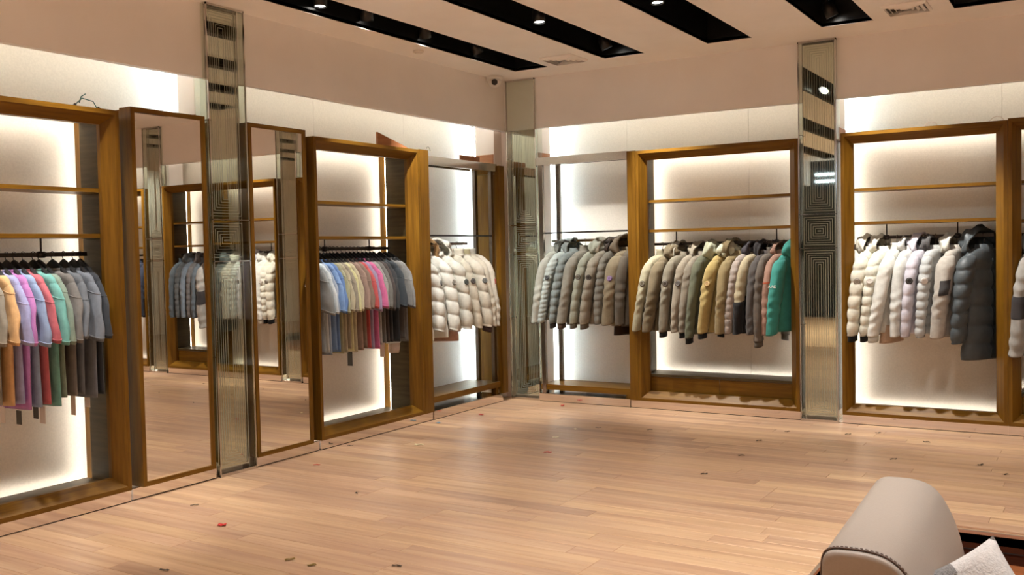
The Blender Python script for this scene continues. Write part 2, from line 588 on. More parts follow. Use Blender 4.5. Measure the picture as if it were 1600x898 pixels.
def cabinet(wall, s0, s1, label, shelves=(1.93, 1.655), rail=1.55, rail_span=None, drops=(), wide=(0, 0), drawers=0, z1=2.40, floor_z=0.115):
    o = thing('display_cabinet', label, 'cabinet', wall[0], wall[1])
    framed(o, s0, s1, 0.074, z1, wide=wide)
    i0, i1 = s0 + 0.022, s1 - 0.022
    gap = DB - 0.105
    for a, b in ((i0 - 0.018, i0), (i1, i1 + 0.018)):
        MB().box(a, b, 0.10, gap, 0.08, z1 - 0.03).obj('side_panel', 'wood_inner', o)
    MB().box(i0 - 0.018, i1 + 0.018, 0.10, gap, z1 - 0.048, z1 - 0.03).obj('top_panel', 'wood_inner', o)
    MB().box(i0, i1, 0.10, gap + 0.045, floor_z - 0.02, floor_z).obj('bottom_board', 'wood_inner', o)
    for z in shelves:
        MB().box(i0 + 0.002, i1 - 0.002, 0.102, gap - 0.02, z - 0.024, z).obj('shelf', 'wood_along', o)
    if drawers:
        zt = 0.318
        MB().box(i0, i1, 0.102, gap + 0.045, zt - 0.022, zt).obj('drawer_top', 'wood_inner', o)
        n = drawers
        for k in range(n):
            a = i0 + (i1 - i0) * k / n
            b = i0 + (i1 - i0) * (k + 1) / n
            MB().box(a + 0.002, b - 0.002, 0.112, 0.13, 0.128, zt - 0.026).obj('drawer', 'wood_along', o)
    if rail:
        rs0, rs1 = rail_span or (i0 + 0.06, i1 - 0.06)
        rail_part(o, rs0, rs1, RAIL_D, rail, drops, shelves[-1] - 0.02)
    # light strips tucked behind the ends of the side panels, the top and the bottom board, grazing the back panel
    for q in (i0 - 0.034, i1 + 0.022):
        MB().box(q, q + 0.012, DB - 0.10, DB - 0.08, 0.08, z1 - 0.04).obj('led_strip', 'led_cab', o)
    MB().box(i0, i1, DB - 0.10, DB - 0.08, z1 - 0.028, z1 - 0.018).obj('led_strip', 'led_cab', o)
    MB().box(i0 - 0.02, i1 + 0.02, DB - 0.11, DB - 0.004, z1 - 0.014, z1 - 0.006).obj('led_blocker', 'wood_along', o)  # unseen lid, added to keep the strip's light off the panel above
    for q in (i0 - 0.048, i1 + 0.038):
        MB().box(q, q + 0.010, DB - 0.11, DB - 0.002, 0.08, z1 - 0.01).obj('led_blocker', 'wood_up', o)  # unseen blockers, added to stop the side strips leaking outwards
    zz = 0.285 if drawers else floor_z - 0.035
    MB().box(i0, i1, DB - 0.085, DB - 0.068, zz - 0.008, zz - 0.003).obj('led_strip', 'led_cab', o)
    # small chrome light connectors at the inner edges
    for a in (i0 + 0.001, i1 - 0.011):
        MB().box(a, a + 0.01, 0.075, 0.10, 2.06, 2.10).obj('chrome_clip', 'steel', o)
    kick(o, s0 - wide[0], s1 + wide[1])
    return o


cabinet(LEFT, 2.42, 3.75, 'open wooden cabinet of pastel and grey t-shirts left of the first mirror', rail=1.548, rail_span=(2.5, 3.655), drops=(2.75, 3.36))
cabinet(LEFT, 5.44, 6.76, 'open wooden cabinet of many t-shirts between second mirror and white jackets', rail=1.558, rail_span=(5.55, 6.58), drops=(5.78, 6.33), wide=(0, 0.13), shelves=(1.922, 1.645))
cabinet(FAR, -3.705, -2.208, 'wide wooden cabinet with two drawers and olive and teal jackets', rail=1.545, rail_span=(-3.62, -2.29), drops=(-3.40, -2.46), wide=(0.085, 0), drawers=2, shelves=(1.945, 1.67))
cabinet(FAR, -1.856, -0.624, 'wooden cabinet of white to dark grey jackets right of the glass column', rail=1.56, rail_span=(-1.746, -0.741), drops=(-1.54, -1.0), shelves=(1.957, 1.68), z1=2.413)
cabinet(FAR, -0.6225, 0.165, 'narrow wooden cabinet at the right picture edge with drawer and blue-grey jackets', rail=1.555, rail_span=(-0.55, 0.11), drops=(-0.4, -0.05), drawers=1, shelves=(1.957, 1.66), z1=2.425)
cabinet(FAR, 0.55, 1.80, 'wooden cabinet of navy jackets, seen only in the first mirror', rail=1.555, drops=(0.8, 1.5), z1=2.413)


# ------------------------------------------------------------------ open racks beside the corner
def open_rack(wall, s0, s1, label, top=2.41, wood_end=None, bar=1.675, rail=1.60, rspan=None, posts=(), board_z=0.17, dead=()):
    o = thing('open_rack', label, 'rack', wall[0], wall[1])
    MB().box(s0, s1, 0.02, 0.045, top - 0.075, top).obj('top_beam', 'steel', o)
    MB().box(s0, s1, 0.045, 0.36, top - 0.012, top).obj('top_plate', 'steel', o)
    MB().box(s0, s1, 0.34, 0.36, top - 0.05, top - 0.012).obj('top_beam', 'steel', o)
    for s, d in posts:
        MB().box(s, s + 0.042, d, d + 0.035, 0.08, top - 0.075 if d < 0.2 else top - 0.05).obj('upright', 'steel_dark', o)
    MB().box(s0 + 0.01, s1, 0.075, 0.095, bar - 0.016, bar).obj('crossbar', 'rail_black', o)
    rail_part(o, rspan[0], rspan[1], RAIL_D, rail, (), rail, 'steel')
    for q in (rspan[0] + 0.12, rspan[1] - 0.2):
        MB().box(q, q + 0.012, 0.09, RAIL_D + 0.006, rail - 0.02, rail - 0.008).obj('rail_bracket', 'steel_dark', o)
    MB().box(s0 + 0.005, s1, 0.03, DB - 0.07, board_z - 0.055, board_z).obj('base_board', 'wood_along', o)
    for q in (s0 + 0.012, s1 - 0.06):
        MB().box(q, q + 0.045, 0.045, 0.10, 0.074, board_z - 0.055).obj('foot', 'wood_up', o)
    MB().box(s0, s1, 0.004, 0.30, 0.074, 0.08).obj('plinth_top', 'steel', o)
    kick(o, s0, s1, 0.004)
    if wood_end:
        a, b = wood_end
        MB().box(a, b, 0.0, 0.05, 0.08, 2.345).obj('end_post', 'wood_up', o)
        MB().box(a + 0.04, b, 0.05, DB - 0.12, 2.27, 2.335).obj('end_rail', 'wood_along', o)
    return o


open_rack(LEFT, 6.895, 8.05, 'open steel rack of white puffer jackets left of the corner column', top=2.36, wood_end=(8.055, 8.15), bar=1.66, rail=1.592, rspan=(6.93, 7.80),
          posts=((8.0, 0.06), (8.0, 0.25)), board_z=0.20)
open_rack(FAR, -4.78, -3.795, 'open steel rack of grey and taupe puffer jackets right of the corner column', posts=((-4.755, 0.02), (-4.70, 0.27)), rspan=(-4.73, -3.81))


# ------------------------------------------------------------------ tall mirrors
def tall_mirror(s0, s1, label):
    o = thing('wall_mirror', label, 'mirror', *LEFT)
    z0, z1, fwid = 0.074, 2.435, 0.032
    def cn(cx, cz, sx, sz):
        return [(cx + sx * a, d, cz + sz * a) for a, d in ((0, -0.008), (fwid * 0.9, -0.008), (fwid, 0.004), (fwid, 0.05), (0, 0.10))]
    c = dict(bl=cn(s0, z0, 1, 1), br=cn(s1, z0, -1, 1), tl=cn(s0, z1, 1, -1), tr=cn(s1, z1, -1, -1))
    MB().loft([c['bl'], c['tl']]).obj('frame_side', 'wood_up', o)
    MB().loft([c['tr'], c['br']]).obj('frame_side', 'wood_up', o)
    MB().loft([c['tl'], c['tr']]).obj('frame_top', 'wood_along', o)
    MB().loft([c['br'], c['bl']]).obj('frame_bottom', 'wood_along', o)
    MB().box(s0 + 0.02, s1 - 0.02, 0.0, 0.04, z0 + 0.02, z1 - 0.02).obj('mirror_glass', 'mirror', o)
    MB().box(s0 + 0.004, s1 - 0.004, 0.06, 0.34, z0, z1 - 0.01).obj('mirror_case', 'wood_up', o)
    kick(o, s0 - 0.06 if s0 < 4 else s0, s1 + 0.03 if s0 < 4 else s1 + 0.08, 0.02)


tall_mirror(3.828, 4.402, 'tall wood-framed mirror between pastel t-shirts and the left glass column')
tall_mirror(4.782, 5.348, 'tall wood-framed mirror right of the left glass column')


# ------------------------------------------------------------------ mirrored glass columns
def column(wall, s0, s1, label, d0=0.0, core=0.05, cdir=0, dback=0.16):
    o = thing('glass_column', label, 'column', wall[0], wall[1])
    z0, z1 = 0.02, CEIL - 0.004
    c0, c1 = s0 + 0.028, s1 - 0.028
    MB().box(c0, c1, d0 + core, d0 + dback, z0 + 0.02, z1).obj('mirror_core', 'mirror_tint', o)
    MB().box(s0, s1, d0, d0 + dback, 0.0, z0).obj('base_plate', 'steel', o)
    # thin outer panes
    JZ = [z0, 1.47, 1.755, z1]
    for a, b in zip(JZ[:-1], JZ[1:]):
        p = MB().box(s0 + 0.004, s1 - 0.004, d0 + 0.003, d0 + 0.008, a + 0.003, b - 0.003).obj('glass_pane', 'glass', o)
        # etched nested rectangles
        e = MB()
        cx = (s0 + s1) / 2
        hw, hh = (s1 - s0) / 2 - 0.03, (b - a) / 2 - 0.025
        cz = (a + b) / 2
        k = 0
        while hw > 0.012:
            t = 0.0015
            y0, y1 = d0 + core - 0.0022, d0 + core - 0.0002
            e.box(cx - hw - t, cx - hw + t, y0, y1, cz - hh, cz + hh).box(cx + hw - t, cx + hw + t, y0, y1, cz - hh, cz + hh)
            e.box(cx - hw, cx + hw, y0, y1, cz - hh - t, cz - hh + t).box(cx - hw, cx + hw, y0, y1, cz + hh - t, cz + hh + t)
            hw -= 0.019; hh -= 0.019
        e.obj('etched_lines', 'etch', o)
    for s in (s0, s1 - 0.005):
        MB().box(s, s + 0.005, d0 + 0.008, d0 + dback - 0.02, z0, z1).obj('glass_side', 'glass', o)
    for s in (s0, s1 - 0.008):
        MB().box(s, s + 0.008, d0 - 0.002, d0 + 0.008, 0.0, z1).obj('chrome_edge', 'steel', o)
    for s in (c0 - 0.004, c1):
        MB().box(s, s + 0.004, d0 + core - 0.004, d0 + core + 0.004, z0, z1).obj('core_edge', 'steel', o)
    for z in (1.752, 1.468):
        MB().box(s0, s1, d0 - 0.002, d0 + 0.008, z - 0.003, z + 0.004).obj('joint_bar', 'steel', o)
    for z in (0.82, 2.42):
        MB().box(s0 + 0.001, c0, d0 + 0.012, d0 + core, z - 0.004, z + 0.004).obj('side_clip', 'steel_dark', o)
    MB().box(s0, s1, d0 - 0.002, d0 + 0.03, z1 - 0.014, z1).obj('top_trim', 'steel', o)
    return o


column(LEFT, 4.445, 4.778, 'mirrored glass column with etched lines between the two tall mirrors')
column(FAR, -5.125, -4.79, 'mirrored glass column with etched lines standing in the room corner', d0=0.03)
column(FAR, -2.202, -1.888, 'mirrored glass column with etched squares right of the teal jacket', d0=0.0)
column(FAR, 0.185, 0.52, 'mirrored glass column outside the frame, reflected in the first mirror')


# ------------------------------------------------------------------ garments
def ring(cx, cy, cz, a, b, n=20, p=2.4, wob=None, tilt=0.0, both=0.0):
    out = []
    for j in range(n):
        th = 2 * PI * j / n
        c, s = math.cos(th), math.sin(th)
        r = (abs(c) ** p + abs(s) ** p) ** (-1 / p)
        k = 1 + (wob(th) if wob else 0)
        k2 = 1 + (k - 1) * both
        out.append((cx + b * k * r * c, cy + a * k2 * r * s, cz + tilt * r * s * a))
    return out


def body_rings(rg, top, length, W, hemW, T, lean, puff=0.0, nb=8, fold=0.05, drop=0.07, neck=0.075, nr=40):
    rings = []
    ph = [rg.uniform(0, 6.28) for _ in range(4)]
    for i in range(nr + 1):
        u = i / nr
        z = top - length * u
        if u < 0.13:
            q = u / 0.13
            a = neck + (W - neck) * math.sin(q * PI / 2) ** 0.9
            b = 0.045 + (T - 0.045) * q
            z = top - drop * q ** 1.2 - (length * 0.13 - drop) * q ** 3
        else:
            q = (u - 0.13) / 0.87
            a = W * (1 - 0.05 * math.sin(q * PI)) + (hemW - W) * q
            b = T * (1 + 0.12 * math.sin(q * PI))
        if puff and u > 0.10:
            w = abs(math.sin(PI * nb * (u - 0.02))) ** 0.5
            b *= 1.03 - puff * 0.95 * (1 - w)
            a *= 1 - puff * 0.16 * (1 - w)
        elif u > 0.96 and fold < 0.09:
            b *= 0.9
        amp = fold * min(1, u * 1.6)
        wob = lambda th, amp=amp, u=u: amp * (math.sin(5 * th + ph[0] + 2 * u) + 0.7 * math.sin(9 * th + ph[1] - 3 * u))
        rings.append(ring(lean * u ** 1.3 * 0.7, 0.0, z, a, b, 22, 2.5, wob))
    zl = rings[-1]
    rings.append([(x * 0.8 + lean * 0.14, y * 0.93, z + 0.02) for x, y, z in zl])
    return rings


def sleeve_rings(rg, sgn, top, W, slen, r_in, r_out, flat, lean, out, puff=0.0, nb=7, nr=30, fold=0.04, start=0.86, crease=0.0):
    rings = []
    ph = rg.uniform(0, 6.28); ph2 = rg.uniform(0, 6.28)
    for i in range(nr + 1):
        u = i / nr
        y = W * start + (W * (1 - start) + out) * (1 - (1 - u) ** 2.2)
        z = top - slen * u
        ra = r_in + (r_out - r_in) * u
        if u < 0.12:
            ra *= 0.45 + 0.55 * math.sqrt(u / 0.12)
        rb = ra * flat
        if puff:
            w = abs(math.sin(PI * nb * u + 0.4)) ** 0.5
            ra *= 1.03 - puff * 0.75 * (1 - w); rb *= 1.03 - puff * 0.9 * (1 - w)
        cr = crease * (0.5 + 0.5 * math.sin(9 * u + ph2)) * min(1, u * 4)
        wr = 0.005 * math.sin(13 * u + ph) * (0 if puff > 0.1 else 1)
        wob = lambda th, u=u, cr=cr: fold * (math.sin(3 * th + ph + 7 * u) + math.sin(5 * th + ph2 - 9 * u)) + cr * math.sin(46 * u + 2 * math.sin(th + ph) + 1.3 * th)
        rings.append(ring(lean * u ** 1.2 + wr * 0.4, sgn * (y + wr * 0.5), z, ra, rb, 16, 2.1, wob, tilt=-0.25 * sgn, both=1.0))
    zl = rings[-1]
    c = Vector((0, 0, 0))
    for p in zl:
        c += Vector(p)
    c /= len(zl)
    rings.append([tuple(c + (Vector(p) - c) * 0.78 + Vector((0, 0, 0.018))) for p in zl])
    return rings


def hood_mesh(rg, top, face, size=1.0, droop=0.0):
    """shell of a hood slumped over the hanger neck, opening towards face (+1 or -1 along the rail)"""
    mb = MB()
    nu, nv = 22, 14
    idx = {}
    sx, sy, sz = 0.105 * size, 0.135 * size, 0.115 * size
    ph3 = rg.uniform(0, 6.28)
    ph = rg.uniform(0, 6.28)
    rows = []
    for shell, k in ((0, 1.0), (1, 0.88)):
        g = []
        for i in range(nv + 1):
            al = PI * (0.04 + 0.50 * i / nv)            # from the back pole to the rim
            rw = []
            for j in range(nu):
                th = 2 * PI * j / nu
                wv = 1 + 0.09 * math.sin(3 * th + ph + i * 0.5) + 0.06 * math.sin(5 * th + ph3 - i * 0.9) + 0.05 * math.sin(1.6 * i + 2 * th + ph3)
                x = -face * math.cos(al) * sx * k * wv
                yy = math.sin(al) * math.cos(th) * sy * k * wv
                z = math.sin(al) * math.sin(th) * sz * k * wv
                if z < 0:
                    z *= 0.65
                z -= 0.25 * max(0, math.sin(th)) * (1 - math.cos(al)) * sz * droop
                rw.append((x + -face * 0.02, yy, top + 0.02 + z))
            g.append(rw)
        rows.append(g)
    rings = rows[0] + rows[1][::-1]
    mb.loft(rings)
    return mb, rows[0][-1]


def fur_mesh(rg, rim, n=260, ln=0.05):
    mb = MB()
    k = len(rim)
    for i in range(n):
        t = rg.random() * k
        j = int(t) % k; q = t - int(t)
        a, b = Vector(rim[j]), Vector(rim[(j + 1) % k])
        p = a.lerp(b, q)
        d = Vector((rg.uniform(-1, 1), rg.uniform(-1, 1), rg.uniform(-1, 0.6))).normalized()
        s = d.cross(Vector((rg.random(), rg.random(), rg.random()))).normalized() * 0.006
        e = p + d * ln * rg.uniform(0.6, 1.1)
        n0 = len(mb.v)
        mb.v += [tuple(p + s), tuple(p - s), tuple(p + d.cross(s).normalized() * 0.006), tuple(e)]
        mb.f += [(n0, n0 + 1, n0 + 3), (n0 + 1, n0 + 2, n0 + 3), (n0 + 2, n0, n0 + 3)]
    base = MB().tube([Vector(p) for p in rim] + [Vector(rim[0])], 0.024, 8)
    n0 = len(mb.v)
    mb.v += base.v; mb.f += [tuple(n0 + i for i in f) for f in base.f]
    return mb


def collar_mesh(top, lean=0.0, h=0.055, r=0.075):
    rings = []
    for k, (dz, q) in enumerate(((-0.03, 1.12), (0.0, 1.0), (h * 0.6, 0.93), (h, 1.0), (h * 0.9, 0.84), (0.0, 0.80), (-0.03, 0.8))):
        rings.append(ring(0, 0, top + dz, r * q, 0.052 * q, 18, 2.0))
    return MB().loft(rings, cap=False)


HANGER = {}


def hanger(wall, s, d, z, yaw, label, wide=0.2, plate=False):
    key = (round(wide, 3), plate)
    if key not in HANGER:
        hk = [(0, 0.018 * math.sin(a), 0.006 - 0.018 + 0.018 * math.cos(a)) for a in [math.radians(q) for q in range(-110, 100, 20)]]
        hk += [(0, 0.008, -0.036), (0, 0.0, -0.045), (0, 0.0, -0.10)]
        hook = MB().tube(hk, 0.0022, 6).mesh('hook', 'steel_dark' if not plate else 'black_plastic', True)
        rings = []
        for i in range(13):
            q = -1 + i / 6
            y = q * wide
            zc = -0.098 + (0.016 if plate else 0) - 0.085 * abs(q) ** 1.2
            hh = (0.046 if plate else 0.02) * (1 - 0.6 * abs(q)); th = 0.006 + 0.008 * abs(q)
            rings.append([(-th, y, zc - hh), (th, y, zc - hh), (th, y, zc + hh * 0.9), (-th, y, zc + hh * 0.9)])
        arms = MB().loft(rings).mesh('arms', 'black_plastic')
        HANGER[key] = (hook, arms)
    o = thing('clothes_hanger', label, 'hanger', wloc(wall, s, d, z), wall[1] + yaw, 'garment hangers on the rails')
    link('hook', HANGER[key][0], o)
    link('arms', HANGER[key][1], o)
    return o


def surf(rings, i, th_idx):
    """point and outward normal on a loft"""
    k = len(rings[0])
    p = Vector(rings[i][th_idx % k])
    c = Vector((0, 0, 0))
    for q in rings[i]:
        c += Vector(q)
    c /= k
    t1 = Vector(rings[i][(th_idx + 1) % k]) - Vector(rings[i][(th_idx - 1) % k])
    t2 = Vector(rings[min(i + 1, len(rings) - 2)][th_idx % k]) - Vector(rings[i - 1][th_idx % k])
    n = t1.cross(t2).normalized()
    if n.dot(p - c) < 0:
        n = -n
    return p, n


def cloth_rail(wall, zr):
    return RAIL_D


def rgb(*c):
    return tuple(x / 255 for x in c)


def jacket(wall, s, zr, col, label, short, lean=-0.05, length=0.70, W=0.205, hemW=0.225, T=0.060, slen=0.64, puff=0.0, nb=8, snb=9, hood='hood', hood_col=None,
           yaw=0.0, badge=None, cuff=None, shiny=False, lower=None, band=None, lining=None, face=None, rsl=0.063, out=0.07, patch=None, trim_row=None, hsize=1.0,
           group='jackets on the rails', name='jacket', stitch=None, zip_col=None, top=-0.115):
    rg = random.Random(sum(ord(c) * (i + 1) for i, c in enumerate(label)))
    face = face if face is not None else (1 if rg.random() < 0.7 else -1)
    yaw = yaw + (-0.27 if wall is FAR else 0.0) + rg.uniform(-0.07, 0.07)
    s = s - 0.21 * math.sin(yaw)
    lean = lean + 0.25 * (0.05 if wall is FAR else 0)
    o = thing(name, label, 'jacket', wloc(wall, s, RAIL_D, zr), wall[1] + yaw, group)
    m = cloth(rgb(*col), shiny=shiny)
    br = body_rings(rg, top, length, W, hemW, T, lean, puff, nb, 0.05 if puff else 0.10, nr=64 if puff else 40)
    body = MB().loft(br).obj('body', m, o, True)
    # zip or placket along the front
    zc = cloth(rgb(*(zip_col or [max(0, c - 45) for c in col])))
    zi = MB()
    pts = []
    for i in range(7, len(br) - 2, 2):
        p, n = surf(br, i, 0 if face > 0 else 11)
        pts.append(p + n * 0.001)
    zi.tube(pts, 0.006, 6)
    zi.obj('zip', zc, body, True)
    if lower:
        n0 = int(len(br) * 0.52)
        lr = [[(x * 1.035, y * 1.035, z) for x, y, z in r] for r in br[n0:-1]]
        MB().loft(lr, cap=False).obj('lower_block', cloth(rgb(*lower)), body, True)
    if lining:
        lr = [[(x * 0.82, y * 0.9, z - 0.09) for x, y, z in r] for r in br[int(len(br) * 0.75):]]
        MB().loft(lr).obj('lining', cloth(rgb(*lining)), o, True)
    for sg in (-1, 1):
        SN = 66 if puff else 54
        sr = sleeve_rings(rg, sg, top - 0.055, W, slen * (1 if sg < 0 else 0.97), rsl if sg < 0 else 0.05, rsl * 0.72 if sg < 0 else 0.042, 0.82, lean * (1.0 if sg < 0 else 0.6), out if sg < 0 else -0.02, puff, snb, nr=SN, crease=0 if puff else 0.085)
        sl = MB().loft(sr).obj('sleeve', m, o, True)
        if lower and sg < 0:
            n0 = int(len(sr) * 0.55)
            c_ = [[tuple(v) for v in r] for r in sr[n0:-1]]
            grown = []
            for r in c_:
                cc = Vector((0, 0, 0))
                for v in r:
                    cc += Vector(v)
                cc /= len(r)
                grown.append([tuple(cc + (Vector(v) - cc) * 1.05) for v in r])
            MB().loft(grown, cap=False).obj('lower_sleeve', cloth(rgb(*lower)), sl, True)
        if cuff:
            e = sr[-2]
            cc = Vector((0, 0, 0))
            for v in e:
                cc += Vector(v)
            cc /= len(e)
            cr = [[tuple(cc + (Vector(v) - cc) * q + Vector((0, 0, dz))) for v in e] for dz, q in ((0.01, 0.9), (-0.025, 0.86), (-0.05, 0.88), (-0.05, 0.7))]
            MB().loft(cr).obj('cuff', cloth(rgb(*cuff)), sl, True)
        if sg < 0:
            if badge:
                p, n = surf(sr, int(SN * 0.3), 13 if wall is FAR else 11)
                bd = MB().disc(p, n, 0.027, 0.005).obj('badge', plain('badge_%d_%d_%d' % badge, tuple((c / 255) ** 2.2 for c in badge), 0.5), sl)
                lt = tuple(min(255, int(c * 0.7 + 70)) for c in badge)
                ta = n.cross(Vector((0, 0, 1))).normalized(); tb = n.cross(ta)
                rp = [tuple(p + n * 0.005 + (ta * math.cos(q * PI / 8) + tb * math.sin(q * PI / 8)) * 0.017) for q in range(17)]
                MB().tube(rp, 0.0022, 5, cap=False).obj('badge_ring', plain('badge_%d_%d_%d' % lt, tuple((c / 255) ** 2.2 for c in lt), 0.5), bd)
            if band or patch:
                if band:
                    i0, i1, bc = int(band[0] * SN), int(band[1] * SN), band[2]
                    grown = []
                    for r in sr[i0:i1 + 1]:
                        cc = Vector((0, 0, 0))
                        for v in r:
                            cc += Vector(v)
                        cc /= len(r)
                        grown.append([tuple(cc + (Vector(v) - cc) * 1.05) for v in r])
                    MB().loft(grown, cap=False).obj('arm_band', cloth(rgb(*bc)), sl, True)
                if patch:
                    i0, i1, pc, j0, j1 = patch
                    g = []
                    for i in range(int(i0 * SN), int(i1 * SN) + 1):
                        row_ = []
                        for j in range(j0, j1 + 1):
                            p, n = surf(sr, i, j)
                            row_.append(tuple(p + n * 0.004))
                        g.append(row_)
                    mbp = MB()
                    mbp.loft(g, cap=False, closed=False)
                    mbp.obj('patch', cloth(rgb(*pc)), sl, True)
    hc = cloth(rgb(*(hood_col or col)), shiny=shiny)
    if hood in ('hood', 'fur'):
        hm, rim = hood_mesh(rg, top, face, hsize, rg.uniform(0.2, 0.8))
        h = hm.obj('hood', hc, o, True)
        if hood == 'fur':
            fr = fur_mesh(rg, rim).obj('fur_trim', cloth(rgb(176, 132, 84)), h)
        MB().loft([ring(0, 0, top - 0.035, 0.09, 0.062, 18, 2.0), ring(0, 0, top + 0.03, 0.08, 0.056, 18, 2.0), ring(0, 0, top + 0.03, 0.07, 0.048, 18, 2.0), ring(0, 0, top - 0.01, 0.068, 0.046, 18, 2.0)], cap=False).obj('collar', m, o, True)
    elif hood == 'collar':
        collar_mesh(top, h=0.055).obj('collar', hc, o, True)
    hanger(wall, s, RAIL_D, zr, yaw, 'black hanger holding the ' + short, 0.17)
    return o


def tee(wall, s, zr, col, label, short, lean=-0.05, length=0.74, yaw=0.0, tagd=None, group='t-shirts on the rails', W=0.205, slen=0.34, T=0.026):
    rg = random.Random(sum(ord(c) * (i + 1) for i, c in enumerate(label)))
    thin = T < 0.025
    yaw = yaw + rg.uniform(-0.03, 0.03) * (1 if thin else 2.2)
    o = thing('t_shirt', label, 't-shirt', wloc(wall, s, RAIL_D, zr), wall[1] + yaw, group)
    m = cloth(rgb(*col))
    ms = cloth(rgb(*[min(255, c + 20) for c in col]))
    top = -0.115
    length *= rg.uniform(0.97, 1.03)
    br = body_rings(rg, top, length, W, 0.222, T, lean * 0.6, 0, 8, 0.16, drop=0.06, neck=0.085, nr=30)
    MB().loft(br).obj('body', m, o, True)
    collar_mesh(top + 0.002, h=0.018, r=0.088).obj('collar', m, o, True)
    for sg in (-1, 1):
        sr = sleeve_rings(rg, sg, top - 0.045, W, slen * rg.uniform(0.95, 1.05), 0.05, 0.085 if sg < 0 else 0.06, 0.24 if thin else 0.34, lean * (1.0 if sg < 0 else 0.6), 0.045 if sg < 0 else -0.03, 0, 7, 18, 0.05, start=0.78)
        sl = MB().loft(sr).obj('sleeve', m, o, True)
        # stitched hem and dropped shoulder seam
        for i in (rg.choice((3, 4, 5, 6)), 17):
            c = Vector((0, 0, 0))
            for v in sr[i]:
                c += Vector(v)
            c /= len(sr[i])
            loop = [tuple(c + (Vector(v) - c) * 1.01) for v in sr[i]]
            MB().tube(loop + [loop[0]], 0.0026, 5).obj('seam', ms, sl)
    if tagd:
        dx, ln, tm = tagd
        zb = top - length
        y0 = -0.10 + dx
        MB().tube([(lean * 0.45, y0, zb + 0.03), (lean * 0.45, y0, zb - 0.012)], 0.0012, 5).obj('tag_string', 'tag_paper', o)
        MB().box(lean * 0.45 - 0.001, lean * 0.45 + 0.001, y0 - 0.025, y0 + 0.025, zb - 0.012 - ln, zb - 0.012).obj('hang_tag', tm, o)
    hanger(wall, s, RAIL_D, zr, yaw, 'black hanger holding the ' + short, 0.16, True)
    return o


# --- t-shirts of the left cabinet: (s, colour, lean, label, short)
G1 = 't-shirts in the left cabinet'
T1 = [(2.86, (150, 140, 128), -0.03, 'stone grey t-shirt, cut off by the left picture edge', 'stone grey t-shirt at the left edge'),
      (2.984, (160, 148, 134), -0.05, 'washed grey-beige t-shirt at the left picture edge beside the peach one', 'grey-beige t-shirt beside the peach one'),
      (3.053, (236, 180, 122), -0.04, 'peach orange t-shirt in the left cabinet', 'peach t-shirt'),
      (3.093, (172, 170, 226), -0.025, 'lavender t-shirt between peach and purple ones in the left cabinet', 'lavender t-shirt of the left cabinet'),
      (3.148, (200, 120, 196), -0.05, 'orchid purple t-shirt in the left cabinet', 'orchid purple t-shirt'),
      (3.194, (152, 172, 216), -0.015, 'faded light blue t-shirt with wide sleeve in the left cabinet', 'faded light blue t-shirt'),
      (3.248, (216, 104, 118), -0.005, 'coral pink t-shirt right of the light blue one in the left cabinet', 'coral t-shirt of the left cabinet'),
      (3.310, (116, 184, 178), -0.034, 'aqua green t-shirt in the left cabinet', 'aqua t-shirt'),
      (3.346, (134, 150, 136), -0.029, 'sage green t-shirt right of the aqua one', 'sage t-shirt'),
      (3.431, (124, 116, 114), -0.064, 'warm taupe grey t-shirt right of the sage one', 'taupe grey t-shirt of the left cabinet'),
      (3.502, (110, 112, 122), -0.07, 'slate grey t-shirt, third from the right in the left cabinet', 'slate grey t-shirt'),
      (3.566, (122, 126, 140), -0.044, 'blue-grey t-shirt with pale seams, second from right in the left cabinet', 'blue-grey t-shirt'),
      (3.612, (52, 56, 66), -0.024, 'dark navy grey t-shirt, last on the right of the left cabinet', 'dark navy t-shirt of the left cabinet')]
for i, (s, c, ln, lb, sh) in enumerate(T1):
    tg = {2: (0.0, 0.09, 'tag_paper'), 4: (0.0, 0.08, 'tag_dark'), 6: (0.03, 0.08, 'tag_dark'), 7: (0.05, 0.10, 'tag_paper'), 10: (0.0, 0.12, 'tag_paper'), 12: (0.06, 0.08, 'tag_paper')}.get(i)
    tee(LEFT, s, 1.548, c, lb, sh, ln, tagd=tg, group=G1, length=0.74 + (0.03 if i in (4, 6, 7) else 0))

